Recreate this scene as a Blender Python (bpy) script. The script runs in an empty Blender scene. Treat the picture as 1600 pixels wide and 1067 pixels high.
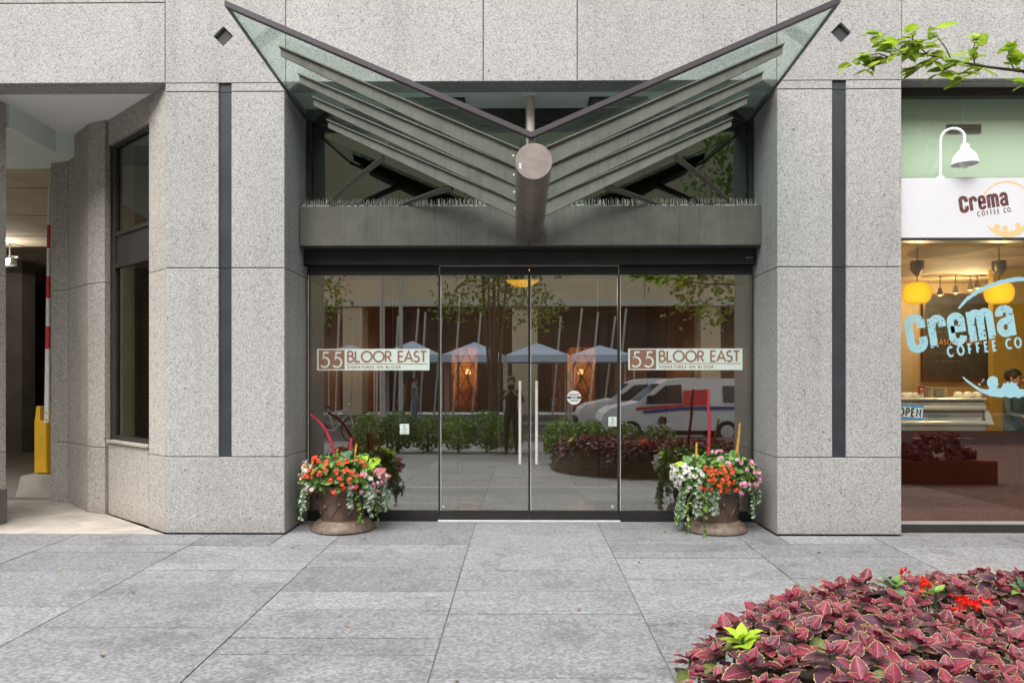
import bpy, math, random
from mathutils import Vector, Matrix
random.seed(7)
rnd = random.Random(7)
U = rnd.uniform
PI = math.pi
scene = bpy.context.scene
COL = scene.collection

# ------------------------------------------------------------------ camera
CAM = Vector((0.0, -6.42, 1.39))
YAW = math.radians(0.63)
FOC = 1600 * 25.0 / 36.0
CX, CY = 815 - FOC * math.tan(YAW), 595.0
cd = bpy.data.cameras.new('camera')
cd.lens = 25.0; cd.sensor_width = 36.0; cd.sensor_fit = 'HORIZONTAL'
cd.shift_x = -(CX - 800) / 1600.0
cd.shift_y = (CY - 533.5) / 1600.0
cd.clip_start = 0.05; cd.clip_end = 600
cam = bpy.data.objects.new('camera', cd)
cam.location = CAM; cam.rotation_euler = (PI / 2, 0, YAW)
COL.objects.link(cam); scene.camera = cam

# ------------------------------------------------------------------ world, sun, exposure
SUN_EL, SUN_ROT = math.radians(52), math.radians(195)
w = bpy.data.worlds.new('World'); scene.world = w; w.use_nodes = True
nt = w.node_tree; nt.nodes.clear()
sky = nt.nodes.new('ShaderNodeTexSky'); sky.sky_type = 'NISHITA'; sky.sun_disc = False
sky.sun_elevation = SUN_EL; sky.sun_rotation = SUN_ROT
sky.air_density = 1.0; sky.dust_density = 3.0; sky.ozone_density = 1.0
hs = nt.nodes.new('ShaderNodeHueSaturation'); hs.inputs['Saturation'].default_value = 0.22
bg = nt.nodes.new('ShaderNodeBackground'); bg.inputs['Strength'].default_value = 0.13
wo = nt.nodes.new('ShaderNodeOutputWorld')
nt.links.new(sky.outputs[0], hs.inputs['Color']); nt.links.new(hs.outputs[0], bg.inputs['Color'])
nt.links.new(bg.outputs[0], wo.inputs['Surface'])
sl = bpy.data.lights.new('sun', 'SUN'); sl.energy = 1.3; sl.angle = math.radians(70); sl.color = (1.0, 0.965, 0.91)
so = bpy.data.objects.new('sun', sl); COL.objects.link(so)
# the sun stands behind the camera (street side), a little to the left
sdir = Vector((-0.25 * math.cos(SUN_EL), -0.97 * math.cos(SUN_EL), math.sin(SUN_EL)))
so.rotation_euler = sdir.to_track_quat('Z', 'Y').to_euler(); so.location = (0, -10, 30)
vs = scene.view_settings
scene.display_settings.display_device = 'sRGB'
vs.view_transform = 'Standard'; vs.look = 'None'; vs.gamma = 1.0; vs.use_curve_mapping = False
vs.exposure = 1.76
scene.cycles.transparent_max_bounces = 24
scene.cycles.max_bounces = 12
scene.cycles.diffuse_bounces = 7
scene.cycles.caustics_reflective = False
scene.cycles.caustics_refractive = False

# ------------------------------------------------------------------ helpers
_R = Vector((math.cos(YAW), math.sin(YAW), 0)); _F = Vector((-math.sin(YAW), math.cos(YAW), 0))
def ray(px, py):
    return _F + _R * ((px - CX) / FOC) + Vector((0, 0, (CY - py) / FOC))
def at(px, py, Y):
    "world point on the vertical plane y = Y that a measured photo position stands for"
    d = ray(px, py); t = (Y - CAM.y) / d.y
    return CAM + d * t
def XY(px, Y): return at(px, 595, Y).x
def ZY(py, Y, px=815): return at(px, py, Y).z
def gz(y): return 0.02 * min(y, 0.0)          # the pavement falls away from the building

class MB:
    def __init__(s): s.v = []; s.f = []; s.m = []; s.uv = None
    def vert(s, p): s.v.append(tuple(p)); return len(s.v) - 1
    def face(s, idx, mi=0): s.f.append(tuple(idx)); s.m.append(mi)
    def poly(s, pts, mi=0):
        i = len(s.v); s.v += [tuple(p) for p in pts]; s.face(range(i, i + len(pts)), mi); return s
    def hexa(s, p, mi=0):
        i = len(s.v); s.v += [tuple(q) for q in p]
        for a in ((0,3,2,1),(4,5,6,7),(0,1,5,4),(1,2,6,5),(2,3,7,6),(3,0,4,7)): s.face([i + k for k in a], mi)
        return s
    def box(s, x0, x1, y0, y1, z0, z1, mi=0):
        return s.hexa([(x0,y0,z0),(x1,y0,z0),(x1,y1,z0),(x0,y1,z0),(x0,y0,z1),(x1,y0,z1),(x1,y1,z1),(x0,y1,z1)], mi)
    def cbox(s, x0, x1, y0, y1, z0, z1, c=0.006, mi=0):
        "box with a chamfered front (the face towards -y)"
        i = len(s.v)
        s.v += [(x0+c,y0,z0+c),(x1-c,y0,z0+c),(x1-c,y0,z1-c),(x0+c,y0,z1-c),
                (x0,y0+c,z0),(x1,y0+c,z0),(x1,y0+c,z1),(x0,y0+c,z1),
                (x0,y1,z0),(x1,y1,z0),(x1,y1,z1),(x0,y1,z1)]
        for a in ((0,1,2,3),(4,5,1,0),(5,6,2,1),(6,7,3,2),(7,4,0,3),(8,9,5,4),(9,10,6,5),(10,11,7,6),(11,8,4,7),(11,10,9,8)):
            s.face([i + k for k in a], mi)
        return s
    def prism(s, poly, a, b, mi=0):
        "poly: list of 3-D points, swept by vector from a to b (offset vectors)"
        n = len(poly); i = len(s.v); a = Vector(a); b = Vector(b)
        s.v += [tuple(Vector(p) + a) for p in poly] + [tuple(Vector(p) + b) for p in poly]
        s.face([i + k for k in range(n)][::-1], mi); s.face([i + n + k for k in range(n)], mi)
        for k in range(n):
            s.face((i + k, i + (k + 1) % n, i + n + (k + 1) % n, i + n + k), mi)
        return s
    def tube(s, pts, r, n=8, mi=0, cap=True, sx=1.0):
        pts = [Vector(p) for p in pts]; m = len(pts)
        rs = r if isinstance(r, (list, tuple)) else [r] * m
        up = None; rings = []
        for k in range(m):
            t = (pts[min(k + 1, m - 1)] - pts[max(k - 1, 0)]).normalized()
            if up is None:
                up = Vector((0, 0, 1)) if abs(t.z) < .9 else Vector((1, 0, 0))
            up = (up - t * up.dot(t)).normalized(); sd = t.cross(up)
            i = len(s.v)
            for j in range(n):
                a = 2 * PI * j / n
                s.v.append(tuple(pts[k] + (up * math.sin(a) + sd * math.cos(a) * sx) * rs[k]))
            rings.append(i)
        for k in range(m - 1):
            for j in range(n):
                s.face((rings[k] + j, rings[k] + (j + 1) % n, rings[k + 1] + (j + 1) % n, rings[k + 1] + j), mi)
        if cap:
            s.face([rings[0] + j for j in range(n)][::-1], mi); s.face([rings[-1] + j for j in range(n)], mi)
        return s
    def lathe(s, prof, c, n=24, mi=0, cap=True):
        c = Vector(c); rings = []
        for r, z in prof:
            i = len(s.v)
            for j in range(n):
                a = 2 * PI * j / n
                s.v.append((c.x + r * math.cos(a), c.y + r * math.sin(a), c.z + z))
            rings.append(i)
        for k in range(len(prof) - 1):
            for j in range(n):
                s.face((rings[k] + j, rings[k] + (j + 1) % n, rings[k + 1] + (j + 1) % n, rings[k + 1] + j), mi)
        if cap:
            s.face([rings[0] + j for j in range(n)][::-1], mi); s.face([rings[-1] + j for j in range(n)], mi)
        return s
    def ball(s, c, rx, ry, rz, nu=14, nv=9, mi=0, jit=0.0):
        prof = []
        c = Vector(c); rings = []
        for k in range(nv + 1):
            b = -PI / 2 + PI * k / nv
            i = len(s.v)
            for j in range(nu):
                a = 2 * PI * j / nu; q = 1 + U(-jit, jit)
                s.v.append((c.x + rx * math.cos(b) * math.cos(a) * q, c.y + ry * math.cos(b) * math.sin(a) * q, c.z + rz * math.sin(b) * q))
            rings.append(i)
        for k in range(nv):
            for j in range(nu):
                s.face((rings[k] + j, rings[k] + (j + 1) % nu, rings[k + 1] + (j + 1) % nu, rings[k + 1] + j), mi)
        return s
    def ext(s, o, off=(0, 0, 0), rot=None, sc=1.0, mi=None):
        i = len(s.v); off = Vector(off)
        for p in o.v:
            q = Vector(p) * sc
            if rot is not None: q = rot @ q
            s.v.append(tuple(q + off))
        for f, m in zip(o.f, o.m): s.face([i + k for k in f], m if mi is None else mi)
        return s
    def mesh(s, name, mats, o=(0, 0, 0), smooth=None):
        me = bpy.data.meshes.new(name); o = Vector(o)
        me.from_pydata([tuple(Vector(p) - o) for p in s.v], [], s.f)
        if not isinstance(mats, (list, tuple)): mats = [mats]
        for m in mats: me.materials.append(m)
        if len(mats) > 1: me.polygons.foreach_set('material_index', s.m)
        if smooth is not None:
            me.polygons.foreach_set('use_smooth', [True] * len(me.polygons))
            me.set_sharp_from_angle(angle=math.radians(smooth))
        me.update()
        return me
    def build(s, name, mats, parent=None, smooth=None, loc=None, **kw):
        "one mesh object; vertices are given in world space, or relative to loc for a top-level thing"
        o = ORG.get(parent.name, Vector((0, 0, 0))) if parent else Vector(loc or (0, 0, 0))
        ob = bpy.data.objects.new(name, s.mesh(name, mats, o, smooth))
        COL.objects.link(ob)
        if parent: ob.parent = parent
        else: ob.location = o
        ORG[ob.name] = o
        for k, v in kw.items(): ob[k] = v
        return ob
ORG = {}
def thing(name, label, cat, loc=(0, 0, 0), group=None):
    o = bpy.data.objects.new(name, None); COL.objects.link(o); o.location = loc
    o.empty_display_size = .1
    ORG[o.name] = Vector(loc); o['label'] = label; o['category'] = cat
    if group: o['group'] = group
    return o
def tag(o, label, cat, group=None):
    o['label'] = label; o['category'] = cat
    if group: o['group'] = group
    return o
def inst(name, mesh, parent, mat4):
    "a part that shares mesh data with its likes; mat4 in world space"
    ob = bpy.data.objects.new(name, mesh); COL.objects.link(ob); ob.parent = parent
    m = mat4.copy(); m.translation = m.translation - ORG[parent.name]
    ob.matrix_local = m
    return ob
def place(pos, rot=(0, 0, 0), sc=1.0):
    from mathutils import Euler
    return Matrix.Translation(Vector(pos)) @ Euler(rot).to_matrix().to_4x4() @ Matrix.Scale(sc, 4)

# ------------------------------------------------------------------ materials
def new(name):
    m = bpy.data.materials.new(name); m.use_nodes = True; t = m.node_tree; t.nodes.clear()
    out = t.nodes.new('ShaderNodeOutputMaterial'); return m, t, out
def N(t, typ, **kw):
    n = t.nodes.new(typ)
    for k, v in kw.items():
        if hasattr(n, k): setattr(n, k, v)
        else: n.inputs[k].default_value = v
    return n
def rgba(c): return (c[0], c[1], c[2], 1.0)
def mixc(t, fac, a, b, blend='MIX'):
    n = t.nodes.new('ShaderNodeMix'); n.data_type = 'RGBA'; n.blend_type = blend
    for sock, val in ((n.inputs[0], fac), (n.inputs[6], a), (n.inputs[7], b)):
        if isinstance(val, (int, float)): sock.default_value = val
        elif isinstance(val, tuple): sock.default_value = rgba(val)
        else: t.links.new(val, sock)
    return n.outputs[2]
def ramp(t, src, stops, interp='LINEAR'):
    n = t.nodes.new('ShaderNodeValToRGB'); n.color_ramp.interpolation = interp
    e = n.color_ramp.elements
    while len(e) > 1: e.remove(e[-1])
    e[0].position = stops[0][0]; e[0].color = rgba(stops[0][1]) if isinstance(stops[0][1], tuple) else (stops[0][1],) * 3 + (1,)
    for p, c in stops[1:]:
        x = e.new(p); x.color = rgba(c) if isinstance(c, tuple) else (c, c, c, 1)
    t.links.new(src, n.inputs[0]); return n.outputs[0]
def noise(t, vec, scale, detail=3, rough=.55):
    n = N(t, 'ShaderNodeTexNoise'); n.inputs['Scale'].default_value = scale
    n.inputs['Detail'].default_value = detail; n.inputs['Roughness'].default_value = rough
    if vec is not None: t.links.new(vec, n.inputs['Vector'])
    return n.outputs['Fac']
def pos(t, scale=None):
    g = t.nodes.new('ShaderNodeNewGeometry')
    if scale is None: return g.outputs['Position']
    mp = t.nodes.new('ShaderNodeMapping'); mp.inputs['Scale'].default_value = scale
    t.links.new(g.outputs['Position'], mp.inputs['Vector']); return mp.outputs[0]
def bump(t, h, strength=.2, dist=.002):
    b = t.nodes.new('ShaderNodeBump'); b.inputs['Strength'].default_value = strength; b.inputs['Distance'].default_value = dist
    t.links.new(h, b.inputs['Height']); return b.outputs[0]
def pbsdf(t, out, color, rough=.6, metal=0.0, normal=None, spec=.5):
    p = t.nodes.new('ShaderNodeBsdfPrincipled')
    if isinstance(color, tuple): p.inputs['Base Color'].default_value = rgba(color)
    else: t.links.new(color, p.inputs['Base Color'])
    if isinstance(rough, (int, float)): p.inputs['Roughness'].default_value = rough
    else: t.links.new(rough, p.inputs['Roughness'])
    p.inputs['Metallic'].default_value = metal; p.inputs['Specular IOR Level'].default_value = spec
    if normal is not None: t.links.new(normal, p.inputs['Normal'])
    t.links.new(p.outputs[0], out.inputs[0]); return p
def objrand(t):
    return t.nodes.new('ShaderNodeObjectInfo').outputs['Random']

def simple(name, c, rough=.6, metal=0.0, var=.18, scale=6.0, spec=.5, bmp=0.0, bscale=60, orand=0.0):
    m, t, out = new(name)
    n = noise(t, pos(t), scale, 4)
    lo = tuple(x * (1 - var) for x in c); hi = tuple(min(1, x * (1 + var)) for x in c)
    col = mixc(t, ramp(t, n, [(.3, 0.0), (.7, 1.0)]), lo, hi)
    if orand:
        col = mixc(t, 1.0, col, ramp(t, objrand(t), [(0, 1 - orand), (1, 1.0)]), 'MULTIPLY')
    nr = bump(t, noise(t, pos(t), bscale, 3), bmp) if bmp else None
    pbsdf(t, out, col, rough, metal, nr, spec); return m

def granite(name, dark, mid, light, scale=75, seed=0.0, rough=.75, tint=None):
    m, t, out = new(name)
    p = pos(t)
    v = N(t, 'ShaderNodeTexVoronoi'); v.inputs['Scale'].default_value = scale; t.links.new(p, v.inputs['Vector'])
    sep = t.nodes.new('ShaderNodeSeparateColor'); t.links.new(v.outputs['Color'], sep.inputs[0])
    n1 = noise(t, p, scale * 2.2, 2)
    add = N(t, 'ShaderNodeMath', operation='MULTIPLY_ADD'); t.links.new(n1, add.inputs[0]); add.inputs[1].default_value = .55
    t.links.new(sep.outputs[0], add.inputs[2])
    c = ramp(t, add.outputs[0], [(.30, dark), (.44, mid), (.85, mid), (1.12, light)])
    big = ramp(t, noise(t, p, .8, 5), [(.3, .90), (.7, 1.04)])
    c = mixc(t, 1.0, c, big, 'MULTIPLY')
    pan = ramp(t, objrand(t), [(0, .90), (1, 1.0)])
    c = mixc(t, 1.0, c, pan, 'MULTIPLY')
    # rain streaks: noise stretched down the wall
    st = ramp(t, noise(t, pos(t, (5.0, 5.0, .35)), 1.0, 4), [(.52, 1.0), (.74, .87)])
    c = mixc(t, 1.0, c, st, 'MULTIPLY')
    # rare dark knots
    v2 = N(t, 'ShaderNodeTexVoronoi'); v2.inputs['Scale'].default_value = 7.0; t.links.new(p, v2.inputs['Vector'])
    kn = ramp(t, v2.outputs['Distance'], [(.05, .45), (.09, 1.0)])
    c = mixc(t, 1.0, c, kn, 'MULTIPLY')
    # splash dirt low on the wall
    g = t.nodes.new('ShaderNodeSeparateXYZ'); t.links.new(p, g.inputs[0])
    mr = N(t, 'ShaderNodeMapRange'); t.links.new(g.outputs['Z'], mr.inputs[0])
    mr.inputs[1].default_value = 0.0; mr.inputs[2].default_value = .16; mr.inputs[3].default_value = .55; mr.inputs[4].default_value = 0.0
    dm = N(t, 'ShaderNodeMath', operation='MULTIPLY'); t.links.new(mr.outputs[0], dm.inputs[0]); t.links.new(noise(t, p, 9, 4), dm.inputs[1])
    c = mixc(t, dm.outputs[0], c, (.17, .13, .09))
    pbsdf(t, out, c, rough, 0, bump(t, add.outputs[0], .25, .003)); return m

M = {}
M['granite'] = granite('grey flamed granite', (.16, .157, .157), (.335, .327, .32), (.45, .44, .43), 128)
M['granite_side'] = granite('brown grey granite', (.17, .15, .13), (.36, .33, .295), (.48, .45, .41), 100)
M['joint'] = simple('dark joint mortar', (.13, .12, .11), .9)  # dark joint colour, also for the core behind the panels
def paving():
    m, t, out = new('paving granite')
    p = pos(t)
    v = N(t, 'ShaderNodeTexVoronoi'); v.inputs['Scale'].default_value = 60; t.links.new(p, v.inputs['Vector'])
    sep = t.nodes.new('ShaderNodeSeparateColor'); t.links.new(v.outputs['Color'], sep.inputs[0])
    fl = noise(t, pos(t, (34, 90, 34)), 1.0, 3, .6)
    c = ramp(t, sep.outputs[0], [(0, (.145, .147, .156)), (.6, (.218, .221, .232)), (1, (.30, .303, .314))])
    c = mixc(t, ramp(t, fl, [(.52, 0.0), (.70, .7)]), c, (.36, .356, .36))
    st = noise(t, pos(t, (1.1, 5.0, 1)), 1.0, 5, .65)
    c = mixc(t, 1.0, c, ramp(t, st, [(.3, .86), (.65, 1.04)]), 'MULTIPLY')
    dt = noise(t, pos(t, (2.2, 2.2, 2)), 1.0, 5, .7)
    c = mixc(t, 1.0, c, ramp(t, dt, [(.36, .76), (.48, 1.0)]), 'MULTIPLY')
    c = mixc(t, 1.0, c, ramp(t, objrand(t), [(0, .80), (1, 1.08)]), 'MULTIPLY')
    # bits of gum
    v2 = N(t, 'ShaderNodeTexVoronoi'); v2.inputs['Scale'].default_value = 2.6; t.links.new(p, v2.inputs['Vector'])
    c = mixc(t, 1.0, c, ramp(t, v2.outputs['Distance'], [(.035, .55), (.045, 1.0)]), 'MULTIPLY')
    h = N(t, 'ShaderNodeMath', operation='ADD'); t.links.new(fl, h.inputs[0]); t.links.new(sep.outputs[0], h.inputs[1])
    pbsdf(t, out, c, ramp(t, st, [(.3, .55), (.7, .75)]), 0, bump(t, h.outputs[0], .3, .003)); return m
M['paving'] = paving()
M['concrete'] = simple('pale driveway concrete', (.36, .325, .285), .85, var=.22, scale=3.5, bmp=.15)
M['asphalt'] = simple('asphalt', (.055, .055, .057), .85, var=.2, scale=9, bmp=.3)
M['soffit'] = simple('white painted soffit', (.88, .92, .90), .6, var=.03, scale=1.2)
M['bulkhead'] = simple('pale green painted bulkhead', (.74, .83, .78), .6, var=.03, scale=1.2)
M['bulkhead_white'] = simple('white painted garage bulkhead', (.90, .91, .90), .6, var=.03, scale=1.2)
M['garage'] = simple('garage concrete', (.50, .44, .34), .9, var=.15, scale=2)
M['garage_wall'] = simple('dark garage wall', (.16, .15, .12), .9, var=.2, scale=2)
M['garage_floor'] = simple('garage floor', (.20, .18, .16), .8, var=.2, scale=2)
M['slot'] = simple('dark slate inlay', (.035, .039, .045), .35, var=.25, scale=3)
def metal(name, c, rough, met):
    "painted steel with drip marks, dust and pale specks"
    m, t, out = new(name); p = pos(t)
    col = mixc(t, ramp(t, noise(t, p, 3.5, 5, .65), [(.3, 0.0), (.7, 1.0)]), tuple(x * .80 for x in c), tuple(x * 1.18 for x in c))
    st = ramp(t, noise(t, pos(t, (26, 26, 1.3)), 1.0, 4, .6), [(.52, 1.0), (.68, .80)]); col = mixc(t, 1.0, col, st, 'MULTIPLY')
    st2 = ramp(t, noise(t, pos(t, (40, 9, 2.2)), 1.0, 3, .6), [(.66, 0.0), (.78, .45)]); col = mixc(t, st2, col, tuple(min(1, x * 2.0) for x in c))
    v = N(t, 'ShaderNodeTexVoronoi'); v.inputs['Scale'].default_value = 16; t.links.new(p, v.inputs['Vector'])
    col = mixc(t, ramp(t, v.outputs['Distance'], [(.045, .7), (.07, 0.0)]), col, (.40, .38, .35))
    pbsdf(t, out, col, ramp(t, noise(t, p, 6, 3), [(.3, rough * .85), (.7, min(1, rough * 1.3))]), met); return m
M['bronze'] = metal('bronze grey painted steel', (.150, .140, .128), .42, .3)
M['bronze_tube'] = metal('brown steel tube', (.34, .285, .255), .30, .6)
M['tube_cap'] = simple('rose brown steel cap', (.20, .168, .156), .5, .25, var=.18, scale=14)
M['purlin'] = metal('weathered bronze purlin', (.168, .156, .138), .5, .2)
M['rail'] = simple('purple grey edge rail', (.055, .046, .053), .45, .3, var=.1)
M['post'] = simple('pinkish grey steel rod', (.62, .53, .49), .4, .3, var=.1, scale=9)
M['brace'] = simple('dark bronze brace', (.09, .08, .068), .45, .3, var=.1)
M['spandrel_green'] = simple('pale green spandrel', (.62, .76, .62), .5, var=.04, scale=1.0)
M['dark_frame'] = simple('dark bronze frame', (.045, .041, .038), .4, .4, var=.15)
M['black_frame'] = simple('black rail', (.025, .024, .024), .4, .3, var=.2)
M['steel'] = simple('brushed steel', (.80, .78, .75), .35, .45, var=.06)
M['alum'] = simple('aluminium sill', (.60, .60, .59), .45, .7, var=.06)
M['spike'] = simple('pale wire spikes', (.55, .54, .50), .5, .3, var=.25, scale=30)
M['white'] = simple('white paint', (.78, .78, .78), .4, var=.03)
M['signwhite'] = simple('white sign panel', (.62, .62, .65), .35, var=.02)
def glass(name, tint, refl, rough=0.0, coat=(1, 1, 1)):
    m, t, out = new(name)
    tr = N(t, 'ShaderNodeBsdfTransparent'); tr.inputs[0].default_value = rgba(tint)
    gl = N(t, 'ShaderNodeBsdfAnisotropic') if False else t.nodes.new('ShaderNodeBsdfGlossy')
    gl.inputs['Roughness'].default_value = rough; gl.inputs['Color'].default_value = rgba(coat)
    lw = t.nodes.new('ShaderNodeLayerWeight'); lw.inputs['Blend'].default_value = .5
    pw = N(t, 'ShaderNodeMath', operation='POWER'); t.links.new(lw.outputs['Facing'], pw.inputs[0]); pw.inputs[1].default_value = 5
    ma = N(t, 'ShaderNodeMath', operation='MULTIPLY_ADD'); t.links.new(pw.outputs[0], ma.inputs[0]); ma.inputs[1].default_value = 1 - refl; ma.inputs[2].default_value = refl
    mx = t.nodes.new('ShaderNodeMixShader'); t.links.new(ma.outputs[0], mx.inputs[0]); t.links.new(tr.outputs[0], mx.inputs[1]); t.links.new(gl.outputs[0], mx.inputs[2])
    t.links.new(mx.outputs[0], out.inputs[0]); return m
M['door_glass'] = glass('bronze tinted door glass', (.82, .81, .78), .25, 0.0, (.97, 1.0, .965))
M['inner_glass'] = glass('clear inner door glass', (.93, .94, .93), .05)
M['transom_glass'] = glass('dark transom glass', (.45, .50, .48), .13, 0.0, (.88, 1.0, .95))
M['canopy_glass'] = glass('green canopy glass', (.88, .95, .922), .06, 0.0, (.90, 1.0, .96))
M['shop_glass'] = glass('shop window glass', (.95, .965, .94), .05)
M['film'] = glass('brown tinted lower glass', (.42, .22, .15), .25, .015, (.98, .70, .60))
M['side_glass'] = glass('grey tinted side window glass', (.55, .56, .50), .10)
def decal(name, c, wear=0.0, scale=60):
    m, t, out = new(name)
    p = t.nodes.new('ShaderNodeBsdfPrincipled'); p.inputs['Base Color'].default_value = rgba(c); p.inputs['Roughness'].default_value = .5
    if wear:
        n = noise(t, pos(t), scale, 2, .6); n2 = noise(t, pos(t), scale * .16, 2)
        s = N(t, 'ShaderNodeMath', operation='MULTIPLY_ADD'); t.links.new(n2, s.inputs[0]); s.inputs[1].default_value = .5; t.links.new(n, s.inputs[2])
        f = ramp(t, s.outputs[0], [(.86 - wear, 0.0), (.89 - wear, 1.0)])
        tr = N(t, 'ShaderNodeBsdfTransparent'); mx = t.nodes.new('ShaderNodeMixShader')
        t.links.new(f, mx.inputs[0]); t.links.new(p.outputs[0], mx.inputs[1]); t.links.new(tr.outputs[0], mx.inputs[2]); t.links.new(mx.outputs[0], out.inputs[0])
    else: t.links.new(p.outputs[0], out.inputs[0])
    return m
M['decal_blue'] = decal('pale blue window print', (.28, .50, .56), -.03)
M['decal_blue_plain'] = decal('pale blue window print solid', (.28, .50, .56))
M['decal_pale'] = decal('pale green white vinyl', (.60, .66, .62))
M['decal_brown'] = decal('brown vinyl', (.26, .125, .085))
M['decal_white'] = decal('white vinyl', (.75, .75, .73))
M['decal_black'] = decal('black print', (.03, .03, .03))
M['logo_brown'] = decal('maroon print', (.10, .03, .03), -.04, 110)
M['logo_tan'] = decal('tan print', (.68, .48, .22))
M['red'] = simple('red paint', (.55, .03, .03), .4, var=.1)
M['yellow'] = simple('yellow paint', (.75, .42, .01), .4, var=.1)
M['orange_vinyl'] = decal('chalk orange', (.6, .3, .08))
M['blue'] = decal('blue print', (.05, .28, .60))
def emit(name, c, s):
    m, t, out = new(name); e = N(t, 'ShaderNodeEmission'); e.inputs[0].default_value = rgba(c); e.inputs[1].default_value = s
    t.links.new(e.outputs[0], out.inputs[0]); return m
def lampshade(name, c, s):
    "glowing glass shade, brighter towards its middle where the bulb sits"
    m, t, out = new(name)
    lw = t.nodes.new('ShaderNodeLayerWeight'); lw.inputs['Blend'].default_value = .5
    k = ramp(t, lw.outputs['Facing'], [(0, 1.0), (1, .45)])
    e = N(t, 'ShaderNodeEmission'); e.inputs[1].default_value = s
    t.links.new(mixc(t, 1.0, rgba(c)[:3], k, 'MULTIPLY'), e.inputs[0]); t.links.new(e.outputs[0], out.inputs[0]); return m
M['lamp_yellow'] = lampshade('amber glass lamp', (1.0, .50, .012), .5)
M['lamp_orange'] = lampshade('orange glass lamp', (1.0, .50, .03), .75)
M['lamp_white'] = emit('white lamp', (1, .97, .9), 4.0)
M['lamp_warm'] = emit('warm spot', (1, .60, .2), 1.0)
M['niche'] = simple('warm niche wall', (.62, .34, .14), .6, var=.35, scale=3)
M['wood'] = simple('dark red brown wood', (.115, .05, .03), .35, var=.3, scale=3)
M['brownwall'] = simple('brown lobby wall', (.16, .115, .085), .6, var=.2, scale=1.5)
M['lobby_floor'] = simple('polished lobby stone', (.20, .19, .175), .12, var=.12, scale=2)
M['beigewall'] = simple('beige cafe wall', (.52, .38, .22), .7, var=.1)
M['yellowwall'] = simple('mustard cafe wall', (.62, .42, .07), .7, var=.1)
M['chalk'] = simple('chalkboard', (.05, .047, .042), .6, var=.3, scale=8)
M['chrome'] = simple('pale steel machine', (.66, .68, .62), .3, .55, var=.08)
M['china'] = simple('white china', (.80, .80, .77), .25, var=.03)
M['grille'] = simple('grey grille', (.20, .20, .19), .5, .3)
M['green_metal'] = simple('dark metal socket', (.16, .14, .12), .4, .6)
M['pot'] = simple('glazed brown pot', (.085, .05, .035), .42, var=.45, scale=11, bmp=.3, bscale=18)
M['pot_base'] = simple('worn brown pot base', (.13, .09, .065), .5, var=.4, scale=22, bmp=.2)
M['soil'] = simple('dark soil', (.04, .028, .02), .95, var=.3, scale=30)
def leafmat(name, a, b, rough=.45, trans=.25, scale=9, orand=.35):
    m, t, out = new(name)
    c = mixc(t, ramp(t, noise(t, pos(t), scale, 3), [(.3, 0.0), (.7, 1.0)]), a, b)
    if orand: c = mixc(t, 1.0, c, ramp(t, objrand(t), [(0, 1 - orand), (1, 1.1)]), 'MULTIPLY')
    p = t.nodes.new('ShaderNodeBsdfPrincipled'); t.links.new(c, p.inputs['Base Color']); p.inputs['Roughness'].default_value = rough
    tl = t.nodes.new('ShaderNodeBsdfTranslucent'); t.links.new(c, tl.inputs[0])
    mx = t.nodes.new('ShaderNodeMixShader'); mx.inputs[0].default_value = trans
    t.links.new(p.outputs[0], mx.inputs[1]); t.links.new(tl.outputs[0], mx.inputs[2]); t.links.new(mx.outputs[0], out.inputs[0]); return m
M['leaf_green'] = leafmat('begonia leaf', (.07, .18, .04), (.18, .34, .09))
M['leaf_light'] = leafmat('fresh leaf', (.18, .36, .05), (.32, .50, .10))
M['leaf_bluegreen'] = leafmat('blue green broad leaf', (.07, .17, .09), (.15, .28, .15), .4)
M['leaf_lime'] = leafmat('lime leaf', (.36, .58, .03), (.50, .70, .05), .4, .35, orand=.1)
M['leaf_silver'] = leafmat('silvery ivy', (.22, .30, .20), (.42, .50, .38))
M['leaf_pink'] = leafmat('pink caladium', (.50, .10, .12), (.65, .25, .25), .45)
M['leaf_dark'] = leafmat('dark green leaf', (.03, .075, .02), (.075, .14, .04))
M['tree_leaf'] = leafmat('tree leaf', (.28, .47, .02), (.46, .60, .07), .45, .6, orand=.55)
M['crown'] = leafmat('tree crown', (.11, .19, .03), (.22, .31, .07), .5, .35, 1.5, 0)
M['bark'] = simple('grey brown bark', (.12, .095, .07), .9, var=.3, scale=20, bmp=.5)
M['twig'] = simple('dark twig', (.07, .045, .045), .8)
M['petal_red'] = leafmat('orange red petal', (.70, .05, .02), (.80, .12, .03), .5, .3, 30, .2)
M['petal_white'] = leafmat('white petal', (.74, .72, .70), (.82, .80, .78), .5, .3, 30, .1)
M['petal_pink'] = leafmat('pink petal', (.68, .22, .38), (.80, .48, .60), .5, .3, 30, .2)
M['petal_bright'] = leafmat('scarlet petal', (.75, .015, .01), (.85, .04, .02), .5, .3, 30, .2)
M['spike_red'] = simple('crimson amaranth', (.30, .012, .03), .85, var=.5, scale=90, bmp=.8, bscale=120)
M['spike_yellow'] = simple('ochre amaranth', (.42, .22, .03), .85, var=.5, scale=90, bmp=.8, bscale=120)
M['spike_dark'] = simple('dark maroon amaranth', (.06, .01, .015), .85, var=.5, scale=90)
# ------------------------------------------------------------------ ground
def structure(o): o['kind'] = 'structure'; return o
mb = MB()
mb.poly([(-60, -70, -.60), (60, -70, -.60), (60, 14, -.60), (-60, 14, -.60)])
structure(mb.build('ground', M['asphalt']))
mb = MB(); mb.box(-60, 60, -19.0, -11.25, -.55, -.37)
for k in range(-12, 13):
    mb.box(k * 4.0, k * 4.0 + 1.8, -15.2, -15.08, -.37, -.364, 1)
structure(mb.build('street', [M['asphalt'], M['white']]))
mb = MB(); mb.box(-60, 60, -26.9, -19.0, -.58, -.25); structure(mb.build('far_pavement', M['paving']))
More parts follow.
